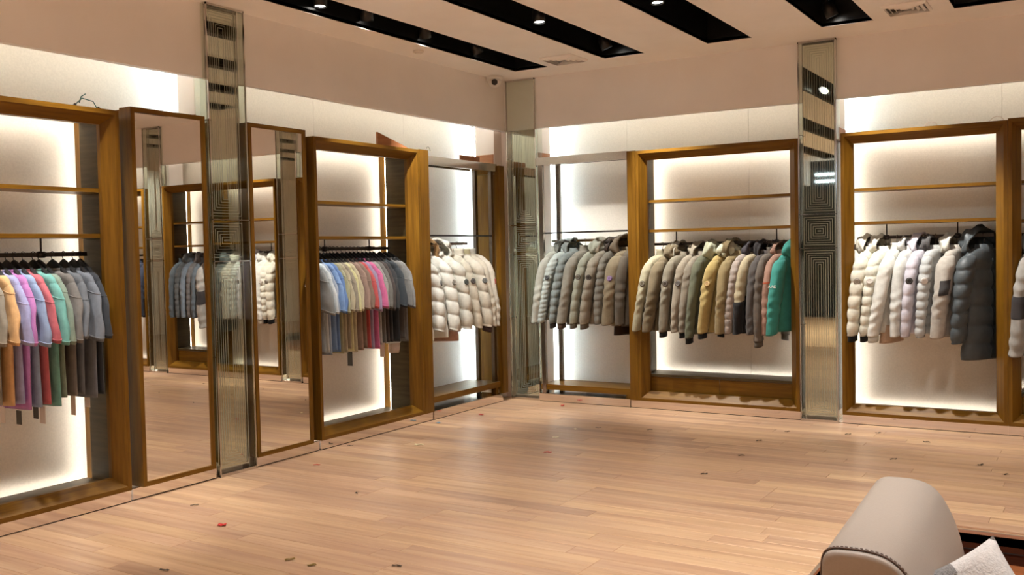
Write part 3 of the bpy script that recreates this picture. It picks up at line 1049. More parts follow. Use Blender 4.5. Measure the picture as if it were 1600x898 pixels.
G2 = 't-shirts in the cabinet beside the white jackets'
T2 = [(5.535, (150, 154, 160), -0.02, 'pale grey t-shirt, first on the left of the second cabinet', 'first pale grey t-shirt'),
      (5.580, (214, 220, 230), -0.03, 'white t-shirt with wide sleeve in the second cabinet', 'white t-shirt'),
      (5.615, (168, 180, 206), -0.045, 'pale grey-blue t-shirt beside the white one', 'pale grey-blue t-shirt'),
      (5.672, (128, 164, 224), -0.047, 'sky blue t-shirt in the second cabinet', 'sky blue t-shirt'),
      (5.719, (104, 140, 206), -0.055, 'cornflower blue t-shirt right of the sky blue one', 'cornflower t-shirt'),
      (5.765, (178, 172, 138), -0.07, 'khaki beige t-shirt next to the blue ones', 'khaki beige t-shirt'),
      (5.800, (190, 176, 150), -0.06, 'sand t-shirt between khaki and taupe ones', 'sand t-shirt'),
      (5.840, (160, 146, 130), -0.07, 'taupe t-shirt left of the pale yellow one', 'taupe t-shirt of the second cabinet'),
      (5.880, (226, 216, 162), -0.056, 'pale yellow t-shirt in the second cabinet', 'pale yellow t-shirt'),
      (5.925, (206, 190, 160), -0.07, 'cream t-shirt right of the pale yellow one', 'cream t-shirt'),
      (5.985, (168, 136, 124), -0.07, 'dusty rose brown t-shirt in the second cabinet', 'dusty rose t-shirt'),
      (6.038, (150, 122, 108), -0.067, 'mocha t-shirt left of the coral one', 'mocha t-shirt'),
      (6.085, (222, 90, 92), -0.045, 'bright coral red t-shirt in the second cabinet', 'coral red t-shirt'),
      (6.132, (170, 150, 190), -0.05, 'lilac t-shirt between coral and hot pink ones', 'lilac t-shirt'),
      (6.187, (236, 112, 172), -0.04, 'hot pink t-shirt in the second cabinet', 'hot pink t-shirt'),
      (6.240, (170, 166, 164), -0.07, 'light grey t-shirt right of the hot pink one', 'light grey t-shirt'),
      (6.288, (122, 118, 116), -0.075, 'mid grey t-shirt, second to the right of the hot pink one', 'mid grey t-shirt'),
      (6.340, (82, 70, 68), -0.08, 'dark brown t-shirt in the second cabinet', 'dark brown t-shirt'),
      (6.384, (58, 58, 62), -0.076, 'charcoal t-shirt right of the dark brown one', 'charcoal t-shirt'),
      (6.470, (50, 56, 64), -0.069, 'blue-black t-shirt with wide sleeve near the wooden post', 'blue-black t-shirt'),
      (6.537, (112, 108, 108), -0.06, 'ash grey t-shirt, second from the wooden post', 'ash grey t-shirt'),
      (6.588, (128, 124, 124), -0.069, 'faded grey t-shirt right beside the wooden post', 'faded grey t-shirt')]
for i, (s, c, ln, lb, sh) in enumerate(T2):
    tg = {10: (0.02, 0.12, 'tag_dark'), 18: (0.0, 0.12, 'tag_paper')}.get(i)
    tee(LEFT, s, 1.558, c, lb, sh, ln, tagd=tg, group=G2, length=0.715 if i < 15 else 0.69, T=0.019)

# --- white jackets left of the corner
G3 = 'white jackets on the open rack'
WH = (240, 234, 226); CR = (236, 224, 208)
jacket(LEFT, 7.02, 1.592, (240, 236, 232), 'white puffer jacket turned to the front, first on its rack by the post', 'front-turned white puffer', 0.0, 0.78, puff=0.35, nb=5, snb=5, rsl=0.08, T=0.085, yaw=0.8, badge=(70, 72, 72), hood='collar', group=G3, face=-1, zip_col=(150, 150, 150), lining=(226, 190, 170))
jacket(LEFT, 7.17, 1.592, (238, 233, 228), 'white puffer jacket with tan fur trimmed hood', 'fur hooded white puffer', 0.02, 0.76, puff=0.32, nb=5, snb=5, rsl=0.075, yaw=0.45, badge=(120, 118, 112), hood='fur', group=G3, face=-1, hsize=1.1)
jacket(LEFT, 7.34, 1.592, WH, 'white puffer jacket with round badge and raised collar, mid rack', 'white puffer with raised hood', 0.06, 0.72, puff=0.34, nb=5, snb=4, T=0.08, yaw=0.3, badge=(60, 66, 64), hood='hood', group=G3, face=-1, hsize=1.15, lining=(210, 160, 140), rsl=0.085)
jacket(LEFT, 7.48, 1.592, CR, 'ivory jacket with small dark badge, fourth white one from the post', 'ivory jacket with dark badge', 0.09, 0.70, puff=0.2, nb=5, snb=5, yaw=0.15, badge=(70, 70, 70), hood='collar', group=G3, face=-1)
jacket(LEFT, 7.66, 1.592, (238, 226, 212), 'cream puffer jacket with badge, widest near the corner column', 'cream puffer near the column', 0.06, 0.69, puff=0.3, nb=5, snb=4, T=0.07, yaw=0.12, badge=(96, 100, 98), hood='collar', group=G3, face=-1, rsl=0.08, cuff=(60, 30, 24))
jacket(LEFT, 7.76, 1.592, (226, 212, 196), 'beige white jacket behind the cream puffer', 'beige white jacket', 0.05, 0.66, yaw=0.05, hood='collar', group=G3, face=-1, hood_col=(206, 190, 150))
jacket(LEFT, 7.85, 1.592, (224, 212, 200), 'pale beige jacket with a red tag, last before the corner', 'pale beige jacket with red tag', 0.02, 0.66, hood='collar', group=G3, face=-1, patch=(0.28, 0.36, (190, 60, 40), 11, 13))

# --- grey jackets right of the corner
G4 = 'grey jackets on the open rack'
jacket(FAR, -4.715, 1.60, (190, 188, 180), 'pale stone jacket, first on the left of the grey rack', 'pale stone jacket', -0.08, 0.68, hood='collar', group=G4, badge=None)
jacket(FAR, -4.622, 1.60, (198, 206, 206), 'ice grey puffer jacket with narrow quilting and dark badge', 'ice grey puffer', -0.12, 0.66, puff=0.22, nb=13, snb=14, hood='hood', badge=(52, 56, 58), group=G4, hood_col=(120, 124, 120))
jacket(FAR, -4.515, 1.60, (140, 148, 150), 'blue-grey puffer jacket with broad quilting', 'blue-grey puffer', -0.085, 0.70, puff=0.32, nb=7, snb=8, hood='hood', group=G4, cuff=(40, 30, 26))
jacket(FAR, -4.40, 1.60, (160, 152, 142), 'smooth taupe grey jacket between blue-grey and sage puffers', 'smooth taupe jacket', -0.10, 0.72, hood='collar', group=G4, cuff=(92, 70, 54), rsl=0.075)
jacket(FAR, -4.285, 1.60, (174, 174, 160), 'sage grey puffer jacket with round badge', 'sage grey puffer', -0.09, 0.70, puff=0.26, nb=6, snb=6, hood='hood', badge=(96, 96, 88), group=G4, cuff=(120, 110, 96))
jacket(FAR, -4.165, 1.60, (168, 156, 142), 'taupe puffer jacket with oval badge right of the sage one', 'taupe puffer', -0.09, 0.71, puff=0.26, nb=6, snb=6, hood='hood', badge=(60, 56, 52), group=G4, rsl=0.078, cuff=(110, 96, 82))
jacket(FAR, -4.07, 1.60, (138, 132, 124), 'dim grey puffer jacket half hidden behind the tan one', 'dim grey puffer', -0.02, 0.68, puff=0.32, nb=6, hood='hood', group=G4, hood_col=(60, 44, 36))
jacket(FAR, -3.945, 1.60, (156, 138, 112), 'tan parka with dark lined raised hood and purple badge', 'tan parka', -0.05, 0.72, hood='hood', badge=(120, 96, 140), group=G4, hsize=1.3, hood_col=(134, 116, 96), rsl=0.088, lower=None, lining=(58, 34, 20))
jacket(FAR, -3.86, 1.60, (96, 84, 72), 'dark brown-grey jacket against the wooden post', 'dark brown-grey jacket', -0.01, 0.72, hood='collar', group=G4)

# --- olive to teal jackets
G5 = 'olive to teal jackets in the drawer cabinet'
Z5 = 1.545
jacket(FAR, -3.61, Z5, (178, 166, 138), 'pale khaki jacket with round badge, first in the drawer cabinet', 'pale khaki jacket', -0.10, 0.66, hood='collar', badge=(84, 76, 60), group=G5)
jacket(FAR, -3.503, Z5, (122, 104, 78), 'olive brown jacket with bunched hood', 'olive brown jacket', -0.09, 0.70, hood='hood', group=G5, rsl=0.08)
jacket(FAR, -3.396, Z5, (136, 124, 106), 'grey khaki jacket with badge and black cuff, third from left', 'grey khaki jacket', -0.034, 0.70, hood='hood', hood_col=(170, 160, 144), badge=(60, 54, 46), cuff=(16, 14, 14), group=G5)
jacket(FAR, -3.275, Z5, (154, 138, 120), 'taupe jacket with dark oval badge, fourth in the drawer cabinet', 'fourth taupe jacket', -0.044, 0.66, hood='collar', badge=(50, 44, 38), group=G5, hsize=0.9)
jacket(FAR, -3.198, Z5, (140, 126, 110), 'mouse grey jacket with folded collar, fifth in the drawer cabinet', 'mouse grey jacket', -0.046, 0.72, hood='hood', group=G5, cuff=(20, 18, 18), hood_col=(164, 150, 132))
jacket(FAR, -3.131, Z5, (104, 104, 82), 'moss green jacket with black cuff and pale hood', 'moss green jacket', -0.053, 0.72, slen=0.69, hood='hood', hood_col=(176, 174, 148), cuff=(14, 14, 14), group=G5)
jacket(FAR, -2.985, Z5, (186, 156, 92), 'mustard jacket with cream hood', 'mustard jacket', -0.076, 0.70, hood='hood', hood_col=(206, 200, 172), badge=(150, 116, 60), cuff=(20, 18, 18), group=G5, rsl=0.076)
jacket(FAR, -2.86, Z5, (152, 128, 86), 'camel jacket with tall folded hood', 'camel jacket', -0.03, 0.70, hood='hood', hood_col=(120, 98, 62), group=G5, hsize=1.2, rsl=0.074)
jacket(FAR, -2.768, Z5, (170, 152, 144), 'mauve jacket with onion-stitch quilting', 'mauve quilted jacket', -0.05, 0.68, hood='collar', puff=0.2, nb=9, snb=10, group=G5)
jacket(FAR, -2.700, Z5, (184, 166, 134), 'beige and black colour-block jacket with dark hood', 'beige and black jacket', -0.033, 0.70, hood='hood', hood_col=(62, 54, 62), lower=(26, 22, 24), group=G5)
jacket(FAR, -2.60, Z5, (84, 76, 74), 'charcoal camouflage jacket behind the long brown one', 'charcoal camouflage jacket', -0.01, 0.68, hood='hood', hood_col=(40, 34, 36), group=G5)
jacket(FAR, -2.545, Z5, (104, 90, 80), 'brown-grey jacket with long hanging sleeve', 'long sleeved brown jacket', 0.0, 0.68, slen=0.70, hood='collar', group=G5, cuff=(96, 84, 74))
jacket(FAR, -2.462, Z5, (168, 124, 106), 'dusty pink jacket with red arm stripe beside the teal one', 'dusty pink jacket', -0.015, 0.66, hood='hood', hsize=0.85, group=G5, band=(0.28, 0.31, (196, 84, 50)))
teal = jacket(FAR, -2.385, Z5, (52, 150, 140), 'bright teal jacket with big hood and white lettering on its sleeve', 'teal jacket', -0.05, 0.68, hood='hood', hsize=1.2, group=G5, rsl=0.082, face=-1)

# --- pale to dark jackets right of the glass column
G6 = 'pale to dark jackets in the right cabinet'
Z6 = 1.56
jacket(FAR, -1.713, Z6, (238, 228, 212), 'ivory puffer jacket with grey round badge, first in the right cabinet', 'ivory puffer', -0.05, 0.68, puff=0.3, nb=6, snb=6, hood='hood', badge=(150, 146, 138), cuff=(14, 14, 14), group=G6, rsl=0.074)
jacket(FAR, -1.612, Z6, (240, 232, 218), 'ivory puffer jacket with pale badge, second in the right cabinet', 'second ivory puffer', -0.058, 0.68, puff=0.3, nb=6, snb=8, hood='hood', badge=(190, 184, 176), cuff=(14, 14, 14), group=G6)
jacket(FAR, -1.50, Z6, (236, 230, 226), 'plain white windbreaker with gathered cuff', 'plain white windbreaker', -0.107, 0.68, hood='collar', group=G6, rsl=0.078, lining=(214, 176, 150), cuff=(226, 220, 214))
jacket(FAR, -1.402, Z6, (226, 222, 220), 'smooth off-white jacket with straight zip, fourth in the right cabinet', 'smooth off-white jacket', -0.028, 0.68, hood='hood', group=G6, hsize=0.9)
jacket(FAR, -1.312, Z6, (216, 206, 222), 'pale lilac puffer jacket with black badge', 'pale lilac puffer', -0.038, 0.68, puff=0.26, nb=6, snb=6, hood='hood', badge=(24, 24, 26), group=G6)
jacket(FAR, -1.206, Z6, (196, 194, 196), 'silver grey puffer jacket with white edged charcoal hood', 'silver grey puffer', -0.038, 0.68, puff=0.32, nb=8, snb=9, hood='hood', hood_col=(92, 88, 90), badge=(214, 210, 206), group=G6)
jacket(FAR, -1.058, Z6, (190, 178, 170), 'warm grey fleece jacket with dark arm patch', 'warm grey fleece jacket', -0.06, 0.70, hood='hood', hood_col=(222, 214, 204), group=G6, rsl=0.088, patch=(0.28, 0.48, (70, 66, 68), 12, 15))
jacket(FAR, -0.915, Z6, (78, 84, 90), 'long dark slate puffer coat with raised hood', 'dark slate coat', -0.03, 0.88, puff=0.32, nb=6, snb=6, hood='hood', T=0.075, hsize=1.35, group=G6, rsl=0.088, slen=0.68, shiny=True, yaw=-0.25, W=0.22, hemW=0.24)

# --- jackets of the cabinet at the right edge
G7 = 'blue-grey jackets at the right edge'
jacket(FAR, -0.50, 1.555, (166, 158, 154), 'grey jacket with wide dark arm band at the right picture edge', 'grey jacket with dark arm band', -0.06, 0.74, slen=0.76, hood='hood', group=G7, band=(0.40, 0.62, (52, 46, 48)), rsl=0.085)
B7 = [((96, 104, 116), 'second'), ((110, 104, 106), 'third'), ((120, 132, 150), 'fourth'), ((92, 94, 98), 'fifth'), ((84, 94, 104), 'sixth')]
for i, (c, w) in enumerate(B7):
    jacket(FAR, -0.40 + 0.105 * i, 1.555, c, w + ' of the blue-grey jackets in the first mirror, counted from the picture edge', w + ' mirrored blue-grey jacket', -0.04, 0.70, puff=0.22 * (i % 2), nb=8, hood='hood' if i % 2 else 'collar', group=G7)
G8 = 'navy jackets seen only in the mirror'
for i, w in enumerate(('nearer', 'farther')):
    jacket(FAR, 0.66 + 0.15 * i, 1.555, (48, 54, 76), 'navy jacket at the left edge of the first mirror, %s to its glass column' % w, '%s navy jacket in the mirror' % w, -0.04, 0.72, hood='collar', group=G8)

# lettering on the teal sleeve
cu = bpy.data.curves.new('lettering', 'FONT')
cu.body = 'A.AG'
cu.size = 0.034
cu.extrude = 0.0015
cu.align_x = 'CENTER'
to = bpy.data.objects.new('lettering_src', cu)
COL.objects.link(to)
bpy.context.view_layer.update()
me = bpy.data.meshes.new_from_object(to.evaluated_get(bpy.context.evaluated_depsgraph_get()))
COL.objects.unlink(to)
bpy.data.objects.remove(to)
me.materials.clear()
me.materials.append(MATS['white_plastic'])
tl = link('lettering', me, teal)
sl = [c for c in teal.children if c.name.startswith('sleeve')][0]
zs = [v.co for v in sl.data.vertices if abs(v.co.z + 0.40) < 0.03]
ymin = min(v.y for v in zs); xc = sum(v.x for v in zs) / len(zs)
tl.location = (xc + 0.01, ymin - 0.004, -0.41)
tl.rotation_euler = (PI / 2, 0, 0)


# ------------------------------------------------------------------ ceiling fittings
def downlight(x, y, aim, label, power, size=0.9, blend=0.55, col=NEUT):
    o = thing('downlight', label, 'downlight', (x, y, CEIL + 0.05))
    d = (Vector(aim) - Vector((x, y, CEIL + 0.05))).normalized()
    a = d.cross(Vector((1, 0, 0))).normalized(); b = d.cross(a)
    mk = lambda t, r: [tuple(-d * t + a * r * math.cos(2 * PI * j / 16) + b * r * math.sin(2 * PI * j / 16)) for j in range(16)]
    MB().loft([mk(0.0, 0.043), mk(0.0, 0.05), mk(0.09, 0.05), mk(0.12, 0.03)], cap=False).obj('housing', 'black_plastic', o, True)
    MB().loft([mk(0.012, 0.042), mk(0.014, 0.042)]).obj('lens', 'lens', o)
    MB().tube([tuple(-d * 0.11), (0, 0, 0.28)], 0.012, 8).obj('stem', 'black_plastic', o)
    ld = bpy.data.lights.new('downlight_beam', 'SPOT')
    ld.energy = power
    ld.color = col
    ld.spot_size = size
    ld.spot_blend = blend
    ld.shadow_soft_size = 0.04
    lo = bpy.data.objects.new('downlight_beam', ld)
    COL.objects.link(lo)
    lo.parent = o
    lo.location = d * 0.012
    lo.rotation_euler = d.to_track_quat('-Z', 'Y').to_euler()


ORD = ['first', 'second', 'third', 'fourth', 'fifth', 'sixth', 'seventh', 'eighth', 'ninth']
slot1 = [(7.186, (-4.25, 8.25, 1.05)), (6.397, (-5.12, 7.3, 1.0)), (5.667, (-5.12, 6.3, 1.0)), (5.158, (-4.7, 5.0, 0.0)), (4.3, (-4.6, 4.2, 0.0)), (3.35, (-5.1, 3.3, 1.0)), (2.6, (-5.1, 2.8, 1.0)), (0.5, (-4.7, 0.5, 0))]
for i, (yy, aim) in enumerate(slot1):
    downlight(-4.735, yy, aim, 'black downlight, %s from the corner in the leftmost ceiling slot' % ORD[i], SPOT_W * (3.0, 3.0, 2.3, 1.3, 1.3, 2.2, 1.8, 3.0)[i], 0.95, 0.7)
for k, (a, b, e) in enumerate(SLOTS[1:7]):
    xm = a + 0.11
    fr = (xm - 0.25, 8.15, 1.05)
    pos = [(7.69, (xm + 0.75, 8.32, 1.0)), (6.5, (xm + 0.3, 6.3, 0)), (5.2, (-5.05, 6.7, 1.1) if k == 0 else fr), (3.6, (-5.05, 3.3, 1.1) if k == 0 else (xm, 4.3, 0)), (1.6, (xm, 0.7, 0)), (-1.5, (xm, -1.7, 0))]
    for i, (yy, aim) in enumerate(pos):
        if i == 0 and k % 2:
            continue        # only every other slot has a lamp at its far end
        downlight(xm, yy, aim, 'black downlight, %s from the far end of the %s ceiling slot' % (ORD[i - k % 2], ORD[k + 1]), SPOT_W * (5.2 if k == 0 else 4.6, 0.35, 0.6 if k == 0 else 0.45, 0.3 if k == 0 else 1.9, 3.8, 4.0)[i], 0.95 if i == 0 else (0.72 if i == 2 or (k == 0 and i == 3) else (1.75 if i < 4 else 1.4)), 0.8)


def vent(cx, cy, half, label):
    o = thing('air_vent', label, 'vent', (cx, cy, CEIL))
    for i in range(4):
        h = half * (1 - 0.23 * i); t = half * 0.085
        z0 = -0.004 - 0.004 * 0
        f = MB()
        for sx, sy in ((1, 0), (-1, 0), (0, 1), (0, -1)):
            pass
        outer = [(-h, -h), (h, -h), (h, h), (-h, h)]
        inner = [(p[0] * (1 - t / h), p[1] * (1 - t / h)) for p in outer]
        for q in range(4):
            a, b = outer[q], outer[(q + 1) % 4]; c, d = inner[(q + 1) % 4], inner[q]
            f.loft([[(*a, -0.012), (*b, -0.012), (*b, -0.002), (*a, -0.002)], [(*d, -0.026), (*c, -0.026), (*c, -0.022), (*d, -0.022)]])
        f.obj('louvre', 'paint_ceiling', o)
    MB().box(-half * 0.95, half * 0.95, -half * 0.95, half * 0.95, -0.0015, -0.0005).obj('duct_opening', 'black_recess', o)


vent(-4.11, 7.61, 0.16, 'square ceiling air vent between the first two slots near the corner')
vent(-1.22, 7.50, 0.15, 'square ceiling air vent between the two rightmost slots')
sd = thing('smoke_detector', 'small white disc detector on the ceiling beside the leftmost slot', 'detector', (-4.93, 6.56, CEIL))
MB().disc((0, 0, -0.008), (0, 0, -1), 0.045, 0.012, 20).obj('base', 'white_plastic', sd)
MB().disc((0, 0, -0.02), (0, 0, -1), 0.028, 0.008, 20).obj('cap', 'white_plastic', sd)
dc = thing('security_camera', 'white dome security camera under the ceiling by the corner column', 'camera', (-5.075, 7.975, CEIL))
dc.scale = (1.35, 1.35, 1.35)
MB().loft([ring(0, 0, 0.0, 0.058, 0.058, 20, 2), ring(0, 0, -0.025, 0.058, 0.058, 20, 2), ring(0, 0, -0.03, 0.05, 0.05, 20, 2)]).obj('mount', 'white_plastic', dc, True)
rg_ = []
for i in range(8):
    a = PI / 2 * i / 7
    rg_.append(ring(0, 0, -0.03 - 0.05 * math.sin(a), 0.05 * math.cos(a) + 0.001, 0.05 * math.cos(a) + 0.001, 20, 2))
dome = MB().loft(rg_).obj('dome', 'white_plastic', dc, True)
dv = Vector((0.53, -0.82, -0.28)).normalized()
MB().disc(Vector((0, 0, -0.035)) + dv * 0.047, dv, 0.022, 0.008, 16).obj('lens', 'black_plastic', dc)

# ------------------------------------------------------------------ sofa arm and cushion
so = thing('sofa', 'beige leather sofa with rounded arm at the lower right', 'sofa', (0, 0, LOW))
ax0, ay0, ay1, at_ = -0.735, 2.95, 4.02, 0.58 - LOW
ctrl = [(0.0, 0.05), (0.0, at_ - 0.30), (0.0, at_ - 0.09), (0.006, at_ - 0.03), (0.03, at_ - 0.006), (0.08, at_), (0.14, at_ - 0.001), (0.195, at_ - 0.014), (0.24, at_ - 0.05), (0.28, at_ - 0.12), (0.312, at_ - 0.21), (0.335, at_ - 0.33), (0.345, at_ - 0.48), (0.345, 0.05)]
prof = [ctrl[0]]
for i in range(len(ctrl) - 1):
    q0, q1, q2, q3 = ctrl[max(i - 1, 0)], ctrl[i], ctrl[i + 1], ctrl[min(i + 2, len(ctrl) - 1)]
    for k in range(1, 5):
        t = k / 4
        prof.append(tuple(0.5 * (2 * b_ + (c_ - a_) * t + (2 * a_ - 5 * b_ + 4 * c_ - d_) * t * t + (3 * b_ - a_ - 3 * c_ + d_) * t ** 3) for a_, b_, c_, d_ in zip(q0, q1, q2, q3)))


def arm_ring(yy, k=1.0, sh=0.0):
    cx, cz = 0.175, at_ * 0.55
    sl_ = -0.04 * (yy - ay0)
    return [(ax0 + sl_ + cx + (px - cx) * k, yy, cz + (pz - cz) * k) for px, pz in prof]


arm = MB().loft([arm_ring(ay0 + 0.012, 0.995), arm_ring(ay0 + 0.05), arm_ring(ay1 - 0.08), arm_ring(ay1 - 0.03, 0.985), arm_ring(ay1, 0.94)])
am = arm.obj('armrest', 'leather', so, True)
fp = MB().loft([arm_ring(ay0 - 0.004, 0.80), arm_ring(ay0 - 0.010, 0.93), arm_ring(ay0 - 0.006, 0.975), arm_ring(ay0 + 0.012, 0.994)])
fpo = fp.obj('arm_end_panel', 'leather', so, True)
MB().tube(arm_ring(ay0 + 0.012, 1.002)[:-1], 0.0032, 6).obj('piping', 'leather_seam', am, True)
st = MB()
rng_ = arm_ring(ay0 + 0.028, 1.002)
for p, q in zip(rng_[:-2], rng_[1:-1]):
    p, q = Vector(p), Vector(q)
    n = max(1, round((q - p).length / 0.012))
    for i in range(n):
        a = p.lerp(q, (i + 0.15) / n); b = p.lerp(q, (i + 0.75) / n)
        st.tube([a, b], 0.0013, 4)
st.obj('stitching', 'leather_seam', am)
MB().box(ax0 + 0.30, 1.2, 3.0, 4.06, 0.10, 0.22).obj('seat_base', 'leather', so)
sc_ = MB()
sr_ = []
for zz, k in ((0.22, 0.97), (0.23, 1.0), (0.27, 1.0), (0.285, 0.97), (0.29, 0.9)):
    sr_.append([(0.42 + (px - 0.42) * k, 3.5 + (py - 3.5) * k, zz) for px, py in ((-0.39, 2.98), (1.2, 2.98), (1.2, 4.0), (-0.39, 4.0))])
sc_.loft(sr_).obj('seat_cushion', 'leather', so)
for fx, fy in ((-0.66, 3.05), (-0.66, 3.9), (1.1, 3.05), (1.1, 3.9)):
    MB().tube([(fx, fy, 0.0), (fx, fy, 0.12)], [0.02, 0.028], 10).obj('foot', 'wood_dark', so, True)

# cushion leaning on the inner side of the arm
pn = 18
pv = []
cush = thing('throw_pillow', 'white boucle throw pillow with a dark patch beside the sofa arm', 'pillow', (-0.335, 3.30, 0.347))
cush.rotation_euler = (Matrix.Rotation(math.radians(8), 3, 'Z') @ Matrix.Rotation(math.radians(66), 3, 'X') @ Matrix.Rotation(math.radians(-57), 3, 'Z')).to_euler()


def pillow_grid(sgn, hx=0.165, hy=0.165, th=0.07):
    g = []
    for i in range(pn + 1):
        rw = []
        for j in range(pn + 1):
            u, v = -1 + 2 * i / pn, -1 + 2 * j / pn
            pinch = 1 - 0.10 * (1 - abs(u) ** 2) * abs(v) ** 4
            pinch2 = 1 - 0.10 * (1 - abs(v) ** 2) * abs(u) ** 4
            t = th * ((1 - u ** 4) * (1 - v ** 4)) ** 0.5
            rw.append((u * hx * pinch2, v * hy * pinch + 0.0, sgn * t + 0.005 * math.sin(5 * u + 3 * v)))
        g.append(rw)
    return g


pm = MB()
pm.loft(pillow_grid(1), cap=False, closed=False)
pm.loft(pillow_grid(-1)[::-1], cap=False, closed=False)
pbody = pm.obj('cover', 'boucle', cush, True)
g = pillow_grid(1)
dk = MB()
dk.loft([[(p[0] * 1.0, p[1], p[2] + 0.004) for p in r[5:10]] for r in g[0:4]], cap=False, closed=False)
dk.obj('dark_patch', 'boucle_dark', cush, True)

# ------------------------------------------------------------------ confetti scraps on the floor
RED, DRK, GLD, CRM, BLU = (0.45, 0.02, 0.02), (0.03, 0.02, 0.012), (0.16, 0.10, 0.01), (0.75, 0.66, 0.42), (0.12, 0.22, 0.28)
for nm, c in (('foil_red', RED), ('foil_dark', DRK), ('foil_gold', GLD), ('foil_cream', CRM), ('foil_blue', BLU)):
    plain(nm, c, 0.35)


def floor_pt(px, py):
    d = fw + rr * ((px - 800) / F_PX) - uu * ((py - 449) / F_PX)
    t = -1.5 / d.z
    return d.x * t, d.y * t


CP = [(347, 821, 'foil_red', 0.045, 0.035, 'crumpled red foil scrap on the floor in front of the first mirror'),
      (655, 695, 'foil_cream', 0.07, 0.03, 'largest cream foil scrap on the floor near the second cabinet'),
      (685, 661, 'foil_blue', 0.05, 0.03, 'blue foil scrap on the floor near the wooden post'),
      (752, 648, 'foil_red', 0.05, 0.025, 'red foil scrap on the floor below the white jackets'),
      (879, 634, 'foil_red', 0.03, 0.05, 'red foil scrap on the floor in front of the grey jackets'),
      (856, 707, 'foil_red', 0.06, 0.025, 'faint red foil scrap on the floor farthest from the racks'),
      (868, 684, 'foil_cream', 0.05, 0.02, 'nearer small cream foil scrap on the shiny floor streak'),
      (899, 671, 'foil_cream', 0.03, 0.03, 'farther small cream foil scrap right of the shiny floor streak'),
      (495, 727, 'foil_red', 0.05, 0.01, 'thin red foil scrap on the floor below the second mirror'),
      (453, 875, 'foil_gold', 0.05, 0.014, 'left of two olive gold confetti strips at the bottom edge'),
      (487, 884, 'foil_gold', 0.045, 0.014, 'right of two olive gold confetti strips at the bottom edge')]
SLIV = [(304, 790, 'in front of the first tall mirror'), (557, 771, 'square, alone in the middle of the left floor'), (257, 892, 'at the bottom picture edge, leftmost'),
        (620, 885, 'at the bottom picture edge, right of the gold strips'), (547, 697, 'touching the plinth of the second cabinet'), (935, 669, 'faint, right of the two small cream scraps'),
        (1015, 672, 'below the pale khaki jacket'), (1186, 689, 'the nearer of two before the drawer cabinet'), (1230, 675, 'the farther of two before the drawer cabinet'), (1158, 712, 'farthest from the drawer cabinet'),
        (1325, 679, 'before the foot of the right glass column'), (1372, 677, 'nearest to the plinth of the right cabinet'), (1448, 691, 'below the long dark slate coat'), (1396, 718, 'halfway between sofa arm and right cabinet'),
        (1532, 727, 'upper of two right above the sofa arm'), (1572, 742, 'lower of two near the right picture edge'), (1100, 741, 'faint, in the middle of the open floor')]
for px, py, where in SLIV:
    CP.append((px, py, 'foil_dark', 0.05, 0.010, 'dark confetti sliver ' + where))
for i, (px, py, mt, ln, wd, lb) in enumerate(CP):
    x, yv = floor_pt(px, py)
    if mt == 'foil_dark' and py > 760 and px > 540 and px < 600:
        ln, wd = 0.02, 0.018
    g = []
    for k in range(5):
        u = -1 + k / 2
        zt = 0.002 + 0.005 * abs(math.sin(2.1 * u + i))
        g.append([(u * ln / 2, -wd / 2, zt), (u * ln / 2, wd / 2, zt + 0.002), (u * ln / 2, wd / 2, zt + 0.0032), (u * ln / 2, -wd / 2, zt + 0.0012)])
    o = MB().loft(g).obj('confetti', mt)
    o.location = (x, yv, 0.0)
    o.rotation_euler = (0, 0, YAW + rnd.uniform(-0.5, 0.5))
    tag(o, lb, 'confetti', 'confetti slivers on the floor' if mt == 'foil_dark' else None)

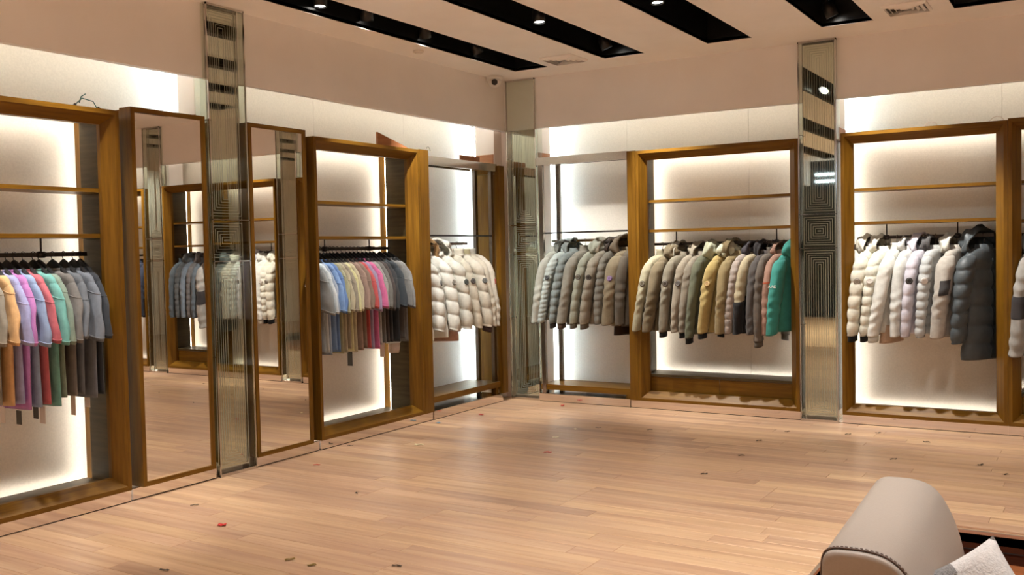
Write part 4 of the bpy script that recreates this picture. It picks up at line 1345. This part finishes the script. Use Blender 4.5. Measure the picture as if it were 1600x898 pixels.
# ------------------------------------------------------------------ odds and ends on top of the cabinets
lb = thing('loose_board', 'red-brown offcut board leaning on top of the second cabinet', 'board', (XL - 0.12, 6.62, 2.402), PI / 2)
MB().loft([[(-0.2, 0.06, 0.0), (0.11, -0.02, 0.0), (0.11, 0.0, 0.0), (-0.2, 0.08, 0.0)], [(-0.2, 0.06, 0.135), (0.11, -0.02, 0.02), (0.11, 0.0, 0.02), (-0.2, 0.08, 0.135)]]).obj('board', 'wood_red', lb)
bx = thing('loose_board', 'red-brown board resting on the steel rack of white jackets', 'board', (XL - 0.20, 7.86, 2.362), PI / 2)
MB().box(-0.17, 0.16, 0.0, 0.018, 0.0, 0.075).obj('board', 'wood_red', bx)
wr = thing('cable', 'loose dark and green cable ends on top of the left cabinet', 'cable', (XL - 0.20, 3.70, 2.402), PI / 2)
MB().tube([(-0.12, 0, 0.008), (-0.09, 0, 0.05), (-0.04, 0.02, 0.085), (0.02, 0, 0.07), (0.06, 0.01, 0.02), (0.10, 0, 0.008)], 0.003, 6).obj('wire', plain('wire_green', (0.02, 0.12, 0.10), 0.5), wr, True)
MB().tube([(-0.075, 0, 0.05), (-0.06, 0.0, 0.09), (-0.03, 0, 0.11)], 0.003, 6).obj('wire', MATS['wire_green'], wr, True)
MB().tube([(-0.16, 0, 0.008), (-0.12, 0, 0.02), (-0.10, 0, 0.04)], 0.009, 6).obj('plug', 'wood_dark', wr, True)
MB().tube([(0.05, 0, 0.035), (0.09, 0, 0.012), (0.13, 0, 0.01)], 0.009, 6).obj('plug', 'wood_dark', wr, True)
for i, (px_, lab) in enumerate(((-1.17, 'thin loose wire loop on top of the right cabinet, over its middle'), (-0.70, 'thin loose wire loop on top of the right cabinet near its corner'))):
    w2 = thing('wire_loop', lab, 'wire', (px_, YF + 0.06, 2.414))
    MB().tube([(-0.06, 0, 0.003), (-0.03, 0, 0.03), (0.0, 0, 0.04), (0.03, 0, 0.03), (0.05, 0, 0.003)], 0.0025, 6).obj('wire', 'tag_paper', w2, True)
hh = thing('clothes_hanger', 'bare wire hanger hooked on the steel beam above the white jackets', 'hanger', (XL - 0.06, 6.97, 2.366), PI / 2)
MB().tube([(-0.03, 0, 0.0), (-0.03, 0, 0.05), (-0.015, 0, 0.075), (0.01, 0, 0.08), (0.03, 0, 0.065), (0.035, 0, 0.045)], 0.0028, 6).obj('hook', 'steel', hh, True)

print('planks', n_pl)
